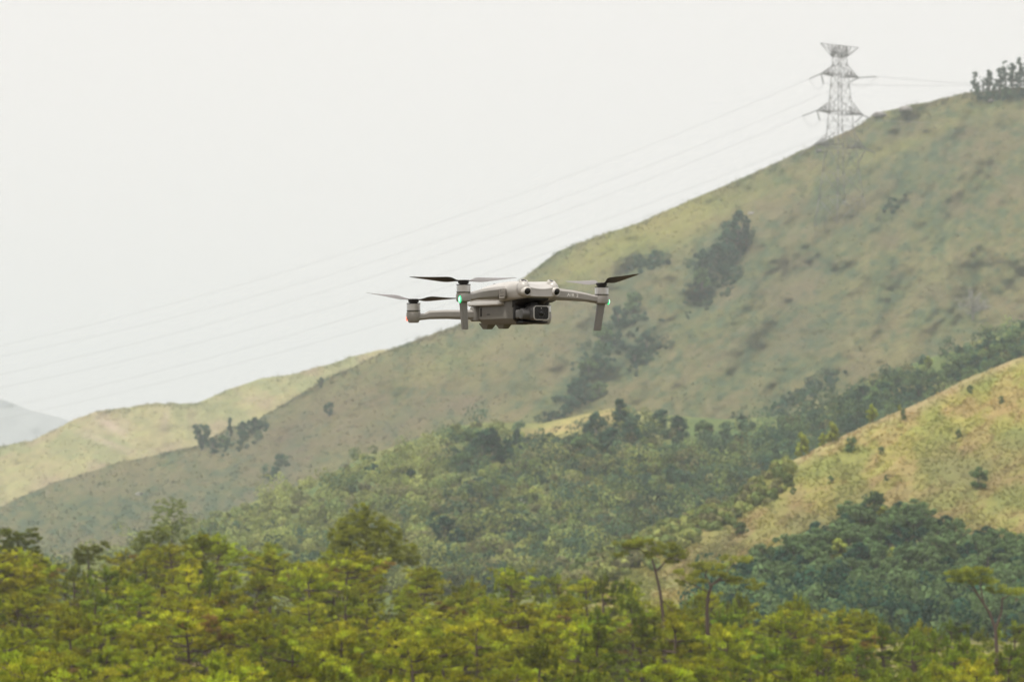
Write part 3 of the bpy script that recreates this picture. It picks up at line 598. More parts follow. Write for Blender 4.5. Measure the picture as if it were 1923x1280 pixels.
scatter_stuff('gully_bushes', 'dark green bushes crowding the gullies of the big hillside', 'woodland', Pg, Sg, Cg, 3, 60, .5, 15, flat=.85, asp=.85, face=1.3, shell=.7)

# low scrub and tufts over the open hillsides
def scrub(name, label, hill, x0, x1, n, size, colours, cfn, seed, skip=None, lsize=.4, nl=9, pw=.8, flat=.6, asp=.5, dks=.012):
    r = np.random.default_rng(seed); x = r.uniform(x0, x1, n); t = r.random(n) ** pw
    yb, yr = hill.yb(x), hill.yr(x); y = yb + (yr - yb) * t + .5
    keep = fbm(x / 30, y / 20, 3, seed) > .25 + .4 * r.random(n)
    if skip is not None: keep &= ~skip(x, y)
    x, y = x[keep], y[keep]
    P = at_np(x, y, hill.depth(x, y)); c = cfn(x, y, P) * r.uniform(1.2, 1.75, (len(x), 1)); dk = r.random(len(x)) < dks; c[dk] = np.array(colours)[r.integers(0, len(colours), dk.sum())]
    scatter_stuff(name, label, 'scrub', P, r.uniform(*size, len(x)) * np.where(dk, r.uniform(1, 2.2, len(x)), .9), c, 2, nl, lsize, seed + 1, flat=flat, asp=asp, face=1.2, shell=.7)
vr = np.array(VALR, float)
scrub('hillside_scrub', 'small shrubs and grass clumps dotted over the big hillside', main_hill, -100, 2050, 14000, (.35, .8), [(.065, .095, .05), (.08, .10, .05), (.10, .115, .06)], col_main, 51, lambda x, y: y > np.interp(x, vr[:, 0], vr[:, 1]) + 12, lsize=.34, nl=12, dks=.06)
scrub('grassy_hill_scrub', 'tiny shrubs scattered over the pale grassy hill on the left', left_hill, -60, 740, 3500, (.4, 1.0), [(.24, .27, .12), (.20, .24, .12)], col_left, 61, lambda x, y: y > np.interp(x, *np.array(MAINR, float).T) + 10, lsize=.4, nl=12)
scrub('spur_grass', 'dry grass tufts and small shrubs on the sunlit spur', spur_hill, 1060, 2000, 30000, (.15, .36), [(.20, .22, .07), (.15, .18, .06), (.24, .22, .08)], col_spur, 71, lsize=.17, nl=12)

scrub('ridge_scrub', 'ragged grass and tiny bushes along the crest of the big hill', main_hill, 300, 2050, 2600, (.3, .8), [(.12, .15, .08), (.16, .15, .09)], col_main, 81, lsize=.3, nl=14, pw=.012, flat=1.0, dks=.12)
scrub('crest_scrub', 'ragged grass and tiny bushes along the crest of the pale left hill', left_hill, -80, 740, 1100, (.3, .8), [(.14, .17, .1), (.2, .2, .11)], col_left, 83, lsize=.35, nl=14, pw=.014, flat=1.0, dks=.12)
# ------------------------------------------------------------------ pale blocks in the valley
def boxes(bl):
    V, F = [], []
    for (x0, x1, y0, y1, z0, z1) in bl:
        b = len(V); V += [(x, y, z) for z in (z0, z1) for y in (y0, y1) for x in (x0, x1)]
        F += [(b, b + 2, b + 3, b + 1), (b + 4, b + 5, b + 7, b + 6), (b, b + 1, b + 5, b + 4), (b + 1, b + 3, b + 7, b + 5), (b + 3, b + 2, b + 6, b + 7), (b + 2, b, b + 4, b + 6)]
    return V, F
p = valley_hill.pt(975, 945)
h1 = empty('concrete_hut', p); h1.rotation_euler.z = R(14); tag(h1, 'small pale flat-topped concrete block half hidden in the valley bushes', 'hut')
link('wall', np_mesh('wall', *boxes([(-1.25, 1.25, -.9, .9, -.6, .85)]), None, M['concrete']), h1)
link('roof', np_mesh('roof', *boxes([(-1.35, 1.35, -1.0, 1.0, .853, .98)]), None, M['concrete']), h1)
link('opening', np_mesh('opening', *boxes([(-.2, .25, -.93, -.903, -.1, .5)]), None, M['glass']), h1)
p = valley_hill.pt(1215, 1093)
h2 = empty('farm_shed', p); h2.rotation_euler.z = R(-10); tag(h2, 'small shed with a white sloping roof seen between the bare trunk and the treetops', 'shed')
link('wall', np_mesh('wall', *boxes([(-1.1, 1.1, -.8, .8, -.6, .7)]), None, M['concrete']), h2)
Vr = [(-1.4, -1.0, .62), (1.4, -1.0, .62), (1.4, 1.0, 1.25), (-1.4, 1.0, 1.25), (-1.4, -1.0, .72), (1.4, -1.0, .72), (1.4, 1.0, 1.35), (-1.4, 1.0, 1.35)]
link('roof', np_mesh('roof', Vr, [(0, 3, 2, 1), (4, 5, 6, 7), (0, 1, 5, 4), (1, 2, 6, 5), (2, 3, 7, 6), (3, 0, 4, 7)], None, M['roofw']), h2)
rock_spots = [(262, 925, .9, 'grey rock outcrop in the scrub of the lower left slope'), (1652, 214, 1.6, 'rock on the skyline just right of the pylon'), (1412, 398, .8, 'pale small rock beside the dark clump high on the hill'), (1538, 281, .9, 'pale rock on the skyline at the foot of the pylon'), (1700, 203, 1.5, 'dark weathered rock below the skyline right of the pylon'), (1862, 187, .9, 'pale rock under the hilltop trees')]
for i, (x, y, s, lb) in enumerate(rock_spots):
    bm = bmesh.new(); bmesh.ops.create_icosphere(bm, subdivisions=3, radius=1)
    rr = random.Random(i)
    for v in bm.verts:
        c = v.co.copy(); f = 1 + .35 * (float(fbm(np.array(c.x * 1.7 + i * 3 + 9), np.array(c.y * 1.7 + c.z * 1.3 + 9), 3, i)) - .5) * 2
        v.co = Vector((c.x * 1.5 * f, c.y * f, max(c.z, -.3) * .8 * f)) * s
    me = bpy.data.meshes.new('rock'); bm.to_mesh(me); bm.free(); me.materials.append(plain('rock_stone', (.34, .32, .31) if i % 2 == 0 else (.22, .2, .2), .9, scale=2))
    o = link('rock', me); o.location = main_hill.pt(x, y + 3); tag(o, lb, 'rock')

# ------------------------------------------------------------------ pylon and power lines
def bars(segs, r):
    V, F = [], []
    for a, b in segs:
        a, b = Vector(a), Vector(b); d = (b - a).normalized(); u = d.cross(Vector((.31, .2, .9))).normalized() * r; v = d.cross(u.normalized()) * r
        k = len(V); V += [a + u, a + v, a - u, a - v, b + u, b + v, b - u, b - v]
        F += [(k, k + 1, k + 5, k + 4), (k + 1, k + 2, k + 6, k + 5), (k + 2, k + 3, k + 7, k + 6), (k + 3, k, k + 4, k + 7), (k + 3, k + 2, k + 1, k), (k + 4, k + 5, k + 6, k + 7)]
    return V, F
PBX, PBY = 1580, 425
pb = main_hill.pt(PBX, PBY); PD = pb.y; pk = PD / FPX
YAW = R(30)
pyl = empty('pylon', pb); pyl.rotation_euler.z = YAW
tag(pyl, 'grey steel lattice electricity pylon with three crossarms standing on the hill ridge', 'pylon')
def H(py): return (PBY - py) * pk
lev = [(425, 12.5), (370, 10.3), (320, 8.4), (265, 6.9), (236, 6.1), (205, 5.4), (180, 4.9), (157, 4.4), (134, 3.8), (116, 3.4), (99, 3.2), (82, 3.2)]
def corner(i, sx, sy): return (sx * lev[i][1] / 2, sy * lev[i][1] / 2, H(lev[i][0]))
for sx in (-1, 1):
    for sy in (-1, 1):
        link('leg', np_mesh('leg', *bars([(corner(i, sx, sy), corner(i + 1, sx, sy)) for i in range(len(lev) - 1)], .14), None, M['steel']), pyl)
br = []
faces = [((-1, -1), (1, -1)), ((1, -1), (1, 1)), ((1, 1), (-1, 1)), ((-1, 1), (-1, -1))]
for i in range(len(lev) - 1):
    for a, b in faces:
        A0, B0, A1, B1 = corner(i, *a), corner(i, *b), corner(i + 1, *a), corner(i + 1, *b)
        br += [(A0, B1), (B0, A1), (A1, B1)]
        if i < 3:
            m0 = tuple((p + q) / 2 for p, q in zip(A1, B1)); br += [(tuple((p + q) / 2 for p, q in zip(A0, A1)), m0), (tuple((p + q) / 2 for p, q in zip(B0, B1)), m0)]
link('bracing', np_mesh('bracing', *bars(br, .062), None, M['steel']), pyl)
def crossarm(py, L_, up, bodyw, tipdrop=0):
    z = H(py); s = []
    for sg in (-1, 1):
        tip = (sg * L_, 0, z + tipdrop)
        for sy in (-1, 1):
            b0 = (sg * bodyw / 2, sy * bodyw / 2, z); t0 = (sg * bodyw / 2 * .9, sy * bodyw / 2 * .9, z + up)
            s += [(b0, tip), (t0, tip), (b0, t0)]
            n_ = 5; last = None
            for k in range(1, n_):
                f = k / n_; lo = tuple(a + (b - a) * f for a, b in zip(b0, tip)); hi = tuple(a + (b - a) * f for a, b in zip(t0, tip))
                s += [(lo, hi)]; s += [(last, hi)] if last else []; last = lo
            for k in range(4):
                f, g_ = k / 5, (k + 1) / 5
                s.append((tuple(a + (b - a) * f for a, b in zip(b0, tip)), tuple(a + (b - a) * g_ for a, b in zip((b0[0], -b0[1], z), tip))))
    s += [((-bodyw / 2, -bodyw / 2, z), (bodyw / 2, -bodyw / 2, z)), ((-bodyw / 2, bodyw / 2, z), (bodyw / 2, bodyw / 2, z))]
    link('crossarm', np_mesh('crossarm', *bars(s, .105), None, M['steel']), pyl)
arms = [(137, 7.6, 3.6, 3.9), (208, 9.3, 4.0, 5.5), (272, 10.2, 4.4, 7.0)]
for py, L_, up, bw in arms: crossarm(py, L_, up, bw)
# the inverted top: wide beam on top narrowing down to the waist
z1, z0 = H(80), H(100); s = []
for sy in (-1, 1):
    y_ = sy * 1.3
    s += [((-7.6, 0, z1 + .2), (7.6, 0, z1 + .2)), ((-7.6, 0, z1 + .2), (-2.3, y_, z0)), ((7.6, 0, z1 + .2), (2.3, y_, z0)), ((-2.3, y_, z0), (2.3, y_, z0))]
    for k in range(6):
        a = -4.8 + k * 1.6; bb = max(-2.3, min(2.3, a)); s += [((a, 0, z1 + .2), (bb, y_, z0)), ((a + 1.6, 0, z1 + .2), (bb, y_, z0))]
link('earthwire_beam', np_mesh('earthwire_beam', *bars(s, .12), None, M['steel']), pyl)
Rz = Matrix.Rotation(YAW, 3, 'Z')
def wpt(v): return pb + Rz @ Vector(v)
def insulator(tip, end):
    """a string of discs from the arm tip to the conductor clamp (world points)"""
    a, b = tip, end; d = (b - a); V, F = [], []; n_ = 15; pts, rads = [], []
    for k in range(n_ * 2 + 1):
        pts.append(a + d * (k / (2 * n_))); rads.append(.22 if k % 2 else .11)
    inv = Rz.transposed(); pts = [inv @ (q - pb) for q in pts]
    tube(V, F, pts, rads, 7)
    link('insulator', np_mesh('insulator', V, F, None, M['ceramic'], False), pyl)
def jumper(a, b, sag=3.4):
    inv = Rz.transposed(); pts = []
    for k in range(13):
        t = k / 12; q = a.lerp(b, t); q.z -= sag * 4 * t * (1 - t); pts.append(inv @ (q - pb))
    V, F = [], []; tube(V, F, pts, [.045] * 13, 5)
    link('jumper_cable', np_mesh('jumper_cable', V, F, None, M['wire'], True), pyl)
# conductor start points (picture measure) and the course each follows to the left
wires = [(0, -1, (1520, 148), (1000, 356), (210, 600), (0, 649), 'uppermost power line running from the pylon down to the left edge'),
         (0, 1, (1596, 154), (1000, 390), (320, 600), (0, 668), 'second highest power line running left from the pylon'),
         (1, -1, (1507, 218), (1000, 419), (420, 600), (0, 703), 'third highest power line running left from the pylon'),
         (1, 1, (1606, 230), (1000, 457), (545, 600), (0, 727), 'fourth highest power line running left from the pylon'),
         (2, -1, (1500, 292), (1000, 482), (650, 600), (0, 766), 'fifth highest power line, entering the picture low at the left'),
         (2, 1, (1612, 306), (1000, 522), (700, 613), (0, 787), 'lowest of the power lines running left from the pylon')]
for ai, sg, e, a, b, c, lb in wires:
    tip = wpt((sg * arms[ai][1], 0, H(arms[ai][0]))); end = at(e[0], e[1], tip.y + 2)
    insulator(tip, end); 
    cf = np.polyfit([e[0], a[0], b[0], c[0]], [e[1], a[1], b[1], c[1]], 2)
    pts = []
    for q in np.linspace(e[0], -700, 90):
        f = (e[0] - q) / (e[0] + 700); yy = np.polyval(cf, q) + (e[1] - np.polyval(cf, e[0])) * (1 - f) ** 6
        pts.append(at(q, yy, end.y + 330 * f))
    V, F = [], []; tube(V, F, pts, [.029] * len(pts), 5)
    tag(link('power_line', np_mesh('power_line', V, F, None, M['wire'], True)), lb, 'power line')
    rend = tip + Vector((3.6 if sg > 0 else 3.2, 3.5, -.9)) if sg > 0 else wpt((sg * arms[ai][1] + 2.9, 2.6, H(arms[ai][0]) - 2.6))
    if ai == 0 and sg > 0: rend = at(1646, 144, tip.y + 4)
    insulator(tip, rend); jumper(end, rend, 2.6)
    if ai < 2:
        V, F = [], []; tgt = at(2150, [[138, 152], [205, 215]][ai][0 if sg < 0 else 1] + 6, tip.y + 190); pts = []
        for k in range(31):
            t = k / 30; q = rend.lerp(tgt, t); q.z -= 5.5 * 4 * t * (1 - t) * .35; pts.append(q)
        tube(V, F, pts, [.045] * 31, 5)
        tag(link('power_line', np_mesh('power_line', V, F, None, M['wire'], True)), ['upper power line leaving the pylon to the right, from the near side', 'upper power line leaving the pylon to the right, from the far arm tip', 'lower power line leaving the pylon to the right, from the near side', 'lower power line leaving the pylon to the right, from the far arm tip'][ai * 2 + (sg > 0)], 'power line')

#DRONE_BEGIN
# ------------------------------------------------------------------ the drone
U = 4.33 / FPX
DM = dict(shell=plain('drone_shell_grey', (.50, .485, .465), .34, .0, .25, 60), low=plain('drone_hull_grey', (.205, .195, .18), .5, .0, .25, 60),
          arm=plain('drone_arm_grey', (.345, .33, .31), .38, .0, .2, 60), leg=plain('drone_leg_grey', (.24, .233, .222), .48, .0, .2, 60),
          metal=plain('motor_aluminium', (.60, .59, .58), .28, .8, 0, 60), dark=plain('black_plastic', (.018, .017, .018), .45, .0, .2, 60),
          rubber=plain('gimbal_black', (.012, .011, .012), .6), ringm=plain('sensor_ring', (.55, .53, .50), .35), lens=plain('lens_glass', (.004, .004, .005), .22, 0, 0, 50),
          prop=plain('propeller_dark', (.05, .045, .042), .38), propl=plain('propeller_grey', (.20, .19, .19), .4),
          gim=plain('gimbal_grey', (.11, .107, .105), .36, .2, .1, 60), silver=plain('camera_rim', (.55, .54, .52), .28, .6), white=plain('white_print', (.9, .89, .87), .6),
          green=plain('green_lamp', (.1, .8, .4), .3, emit=(.02, 1, .30), es=1.1), greenc=plain('green_lamp_core', (.8, 1, .9), .3, emit=(.45, 1, .72), es=1.3), red=plain('red_lamp', (.8, .2, .1), .3, emit=(1, .13, .06), es=2.2),
          orange=plain('propeller_mark', (.5, .22, .13), .5))
drone = empty('drone')
drone.matrix_world = Matrix.Translation(at(954, 570, 4.33)) @ Matrix.Rotation(R(4.2), 4, 'X') @ Matrix.Rotation(R(31), 4, 'Z')
tag(drone, 'grey four-rotor camera drone hovering in mid air with green lamps on its front arms', 'drone')
def fin(name, bm, mat, parent, bev=0, seg=2, ang=40, sub=0):
    bmesh.ops.remove_doubles(bm, verts=bm.verts, dist=1e-6); bmesh.ops.recalc_face_normals(bm, faces=bm.faces)
    if bev:
        es = [e for e in bm.edges if len(e.link_faces) == 2 and e.calc_face_angle(0) > R(28)]
        bmesh.ops.bevel(bm, geom=es, offset=bev, segments=seg, profile=.5, affect='EDGES', clamp_overlap=True)
    me = bpy.data.meshes.new(name); bm.to_mesh(me); bm.free()
    for p_ in me.polygons: p_.use_smooth = True
    me.set_sharp_from_angle(angle=R(ang)); me.materials.append(mat)
    o = link(name, me, parent)
    if sub: s_ = o.modifiers.new('sub', 'SUBSURF'); s_.levels = sub; s_.render_levels = sub
    return o
def loft(bm, rings, cap=True):
    vs_ = [[bm.verts.new(q) for q in r] for r in rings]; n_ = len(rings[0])
    for a, b in zip(vs_[:-1], vs_[1:]):
        for j in range(n_): bm.faces.new((a[j], a[(j + 1) % n_], b[(j + 1) % n_], b[j]))
    if cap: bm.faces.new(vs_[0][::-1]); bm.faces.new(vs_[-1])
def cyl(bm, c, r0, r1, ax, n_=28):
    """cylinder/cone rings: c list of (offset along ax, radius) from point"""
    ax = Vector(ax).normalized(); u = ax.orthogonal().normalized(); v = ax.cross(u)
    rings = []
    for off, r in r1: rings.append([Vector(c) + ax * off + (u * math.cos(2 * math.pi * j / n_) + v * math.sin(2 * math.pi * j / n_)) * r for j in range(n_)])
    loft(bm, rings)
def cube(bm, x0, x1, y0, y1, z0, z1):
    loft(bm, [[(x0, y0, z), (x1, y0, z), (x1, y1, z), (x0, y1, z)] for z in (z0, z1)])
def B(): return bmesh.new()
# upper hull
bm = B(); secs = [(-.0980, .0235, .0200, .0262, .0160, .0225, .0100), (-.0985, .0240, .0216, .0270, .0162, .0235, .0092), (-.0972, .0245, .0238, .0285, .0165, .0255, .0082), (-.090, .0258, .0272, .0305, .0172, .0275, .0072), (-.084, .0265, .0318, .0335, .0185, .0300, .0060), (-.062, .0270, .0328, .0375, .0165, .0340, .0040),
    (-.035, .0270, .0322, .0395, .0135, .0345, .0020), (0, .0255, .0300, .0385, .0120, .0340, .0005), (.035, .0225, .0262, .0350, .0095, .0320, .0005), (.064, .0180, .0205, .0300, .0075, .0280, .0010), (.084, .0120, .0150, .0220, .0070, .0200, .0025)]
rings = []; secs = [(a[0], *[v * f for v, f in zip(a[1:], (k_, 1, k_, 1, k_, 1))]) for a in secs for k_ in [.92 if a[0] < -.07 else .96 if a[0] < -.05 else 1]]
for i, (y, wt, zt, wm, zm, wb, zb) in enumerate(secs):
    dip = -.0035 if i in (2, 3, 4) else (-.0018 if i in (0, 1, 5) else .0012)
    h_ = [(0, zt + dip), (wt * .5, zt + dip * .7), (wt * .93, zt), (wt * 1.05, zt - .0008), (wm * .985, (zt + zm) / 2 + .002), (wm, zm + .001), (wm * .985, zm - .0012), (wb, zb + .0005), (wb * .9, zb), (wb * .5, zb - .0005)]
    rings.append([(x, y, z) for x, z in h_] + [(0, y, zb - .0005)] + [(-x, y, z) for x, z in h_[:0:-1]])
loft(bm, rings)
hull = fin('upper_hull', bm, DM['shell'], drone, sub=2, ang=180)
tag(hull, 'light grey upper hull with a waisted nose')
# sensor pods at the nose: a bulge, a pale ring, a black lens, on the front and on top of each corner
for sx in (-1, 1):
    bm = B(); bmesh.ops.create_uvsphere(bm, u_segments=28, v_segments=18, radius=1)
    for v in bm.verts:
        c = v.co; k = 1.0
        v.co = Vector((sx * .0253 + c.x * .0088, -.0862 + c.y * .0135, .0205 + c.z * (.0118 if c.z > 0 else .0122)))
    pod = fin('sensor_pod', bm, DM['shell'], hull, ang=180)
    fd = Vector((sx * .10, -1, -.14)).normalized(); fc_ = Vector((sx * .0256, -.0982, .0158))
    bm = B(); cyl(bm, fc_, 0, [(-.006, .0080), (.0002, .0074), (.0022, .0064), (.0028, .0056), (.0016, .0049), (.0010, .0047)], fd)
    fin('ring', bm, DM['ringm'], pod)
    bm = B(); cyl(bm, fc_ + fd * .0009, 0, [(0, .0046), (.0008, .0045), (.0014, .0032), (.0017, .0010)], fd); fin('lens', bm, DM['lens'], pod)
    td = Vector((sx * .12, -.42, 1)).normalized(); tcn = Vector((sx * .0246, -.0868, .0315))
    bm = B(); cyl(bm, tcn, 0, [(-.003, .0070), (.0008, .0062), (.0014, .0052), (.0008, .0046)], td); fin('ring', bm, DM['ringm'], pod)
    bm = B(); cyl(bm, tcn + td * .0007, 0, [(0, .0043), (.0007, .0040), (.0009, .002)], td); fin('lens', bm, DM['lens'], pod)
# lower hull
bm = B(); rings = []
for y, hw, zt, zk, zb in [(-.0585, .0250, .008, -.0250, -.0295), (-.0570, .0265, .008, -.0240, -.0315), (-.030, .0272, .008, -.0235, -.0322), (.030, .0272, .006, -.0240, -.0318), (.046, .0272, .004, -.0225, -.0300), (.058, .0262, .002, -.0150, -.0220), (.066, .0240, .000, -.0110, -.0150)]:
    rings.append([(-hw, y, zt), (-hw, y, zk), (-hw + .008, y, zb), (hw - .008, y, zb), (hw, y, zk), (hw, y, zt)])
loft(bm, rings); low = fin('lower_hull', bm, DM['low'], drone, bev=.0012)
tag(low, 'darker grey lower hull with slots')
# neck under the nose blending the hull into the lower body
bm = B(); rings = []
for y, hw, zt, zb in [(-.088, .0200, .010, .0030), (-.078, .0235, .010, -.0005), (-.066, .0262, .010, -.005), (-.056, .0268, .010, -.012)]:
    rings.append([(-hw, y, zt), (-hw, y, zb + .004), (-hw * .7, y, zb), (hw * .7, y, zb), (hw, y, zb + .004), (hw, y, zt)])
loft(bm, rings); fin('gimbal_roof', bm, DM['rubber'], drone, bev=.001)
bm = B(); loft(bm, [[(-.0255, y, zt), (-.0265, y, zb), (-.019, y, -.0308), (.019, y, -.0308), (.0265, y, zb), (.0255, y, zt)] for y, zt, zb in [(-.0640, .004, -.024), (-.0583, .006, -.0255)]]); fin('gimbal_bay', bm, DM['rubber'], drone, bev=.0008)
bm = B(); loft(bm, [[(-.021, y, zt), (-.021, y, zb), (.021, y, zb), (.021, y, zt)] for y, zt, zb in [(-.082, -.0285, -.0305), (-.070, -.0275, -.0318), (-.058, -.026, -.0322)]]); fin('chin_plate', bm, DM['rubber'], drone, bev=.0008)
# side shoulders, slot, hollows, feet
for sx in (-1, 1):
    bm = B(); loft(bm, [[(sx * .0262, y, zt), (sx * x1, y, zt - .0004), (sx * (x1 + .0004), y, zb + .0015), (sx * (x1 - .003), y, zb), (sx * .0262, y, zb)] for y, x1, zt, zb in [(-.034, .0300, .0030, -.0030), (-.028, .0355, .0035, -.0040), (.030, .0362, .0036, -.0040), (.062, .0352, .0030, -.0035), (.068, .032, .0022, -.0028)]])
    fin('side_shoulder', bm, DM['shell'], drone, bev=.0008)
    bm = B(); cube(bm, sx * .0270, sx * .0278, .0335, .0362, -.0195, -.0070); fin('vent_slot', bm, DM['rubber'], low)
    bm = B(); cube(bm, sx * .0271, sx * .0277, .009, .0165, -.0172, -.0160); fin('clip_notch', bm, DM['rubber'], low)
    bm = B(); cyl(bm, (sx * .0267, -.0385, .0035), 0, [(0, .0014), (.0012, .0013)], (sx, 0, 0), 12); fin('screw_hole', bm, DM['rubber'], low)
for y0 in (.046, -.002):
    bm = B(); loft(bm, [[(-.009 - a, y0 - b, z), (-.009 + a, y0 - b, z), (-.009 + a, y0 + b, z), (-.009 - a, y0 + b, z)] for z, a, b in [(-.0290, .008, .0140), (-.0318, .0072, .0125), (-.0385, .005, .0062)]])
    fin('belly_foot', bm, DM['low'], low, bev=.0006)
for y0 in (-.035, -.047):
    bm = B(); cyl(bm, (0, y0, -.032), 0, [(0, .0055), (-.0008, .005)], (0, 0, 1)); fin('belly_sensor', bm, DM['lens'], low)
# hull seam and rear top vent
bm = B(); loft(bm, [[(x, y, z + .0006), (x, y + .0012, z + .0006), (x, y + .0012, z - .0012), (x, y, z - .0012)] for x, y, z in [(-.0225, .0050, .0295), (-.012, .004, .0302), (0, .0035, .0306), (.012, .004, .0302), (.0225, .0050, .0295)]]); fin('battery_seam', bm, DM['dark'], hull)

# arms
def arm(name, pts, sec, mat, bev=.0012):
    """pts [(x,y,z,h,t)] centre line; height h, thickness t"""
    bm = B(); rings = []
    for i, (x, y, z, h_, t_) in enumerate(pts):
        a, b = pts[max(i - 1, 0)], pts[min(i + 1, len(pts) - 1)]; d = Vector((b[0] - a[0], b[1] - a[1], 0)).normalized(); n_ = Vector((-d.y, d.x, 0)); c = Vector((x, y, z))
        rings.append([c + n_ * (t_ * u) + Vector((0, 0, h_ * v)) for u, v in sec])
    loft(bm, rings); return fin(name, bm, mat, drone, bev=bev, seg=1, ang=20)
SEC = [(.22, .5), (.5, .30), (.5, -.26), (.26, -.5), (-.26, -.5), (-.5, -.26), (-.5, .30), (-.22, .5)]
def blade_mesh(hand=1, r_=.089):
    bm = B(); rings = []
    prof = [(.006, .0040, .0034, 6), (.013, .0060, .0028, 16), (.020, .0150, .0020, 31), (.028, .0200, .0016, 30), (.042, .0180, .0013, 24), (.060, .0140, .0011, 17), (.076, .0104, .0009, 13), (.086, .0064, .0008, 10), (r_, .0016, .0006, 8)]
    for x, c, t_, tw in prof:
        tw = R(tw) * hand; y0 = .12 * c * hand; ring = []
        for u, v in [(-.5, 0), (-.25, .5), (.1, .55), (.5, .05), (.1, -.25), (-.25, -.3)]:
            yy = u * c + y0; zz = v * t_; ring.append((x, yy * math.cos(tw) - zz * math.sin(tw), yy * math.sin(tw) + zz * math.cos(tw) + .0012 * (x / r_) ** 2 * 1.6))
        rings.append(ring)
    loft(bm, rings); return bm
def rotor(x, y, z, azs, mats, hand, parent, lift=0, zs=.0008):
    """motor can, rings, hub and two blades"""
    bm = B(); cyl(bm, (x, y, z), 0, [(0, .0098), (.0002, .0102), (.0014, .0104), (.0016, .0097), (.0026, .0097), (.0028, .0104), (.0126, .0104), (.0134, .0099), (.0138, .007)], (0, 0, 1), 40)
    mo = fin('motor', bm, DM['metal'], parent, ang=30)
    for zz in (.0016, .0128):
        bm = B(); cyl(bm, (x, y, z + zz), 0, [(0, .0099), (.0001, .01065), (.0011, .01065), (.0012, .0098)], (0, 0, 1), 40); fin('band', bm, DM['dark'], mo)
    bm = B(); cyl(bm, (x, y, z + .0136), 0, [(0, .0060), (.0012, .0064), (.0016, .0078), (.0058, .0086), (.0068, .0080), (.0070, .003)], (0, 0, 1), 10)
    pr = fin('propeller', bm, DM['dark'], parent, ang=25)
    for (az, el), mt in zip(azs, mats):
        b_ = fin('blade', blade_mesh(hand), mt, pr, ang=50, sub=1)
        b_.matrix_local = Matrix.Translation((x, y, z + .0185)) @ Matrix.Rotation(R(az), 4, 'Z') @ Matrix.Rotation(R(-el), 4, 'Y')
    return pr
def pod(x, y, z0, z1, r_, chamfer, parent, name='motor_mount'):
    bm = B(); cyl(bm, (x, y, z0), 0, [(0, r_ * .80), ((z1 - z0) * .12, r_ * .96), ((z1 - z0) * .3, r_ * 1.0), ((z1 - z0) * .8, r_ * 1.0), (z1 - z0, r_ * .97)], (0, 0, 1), 32)
    return fin(name, bm, DM['arm'], parent, ang=35)
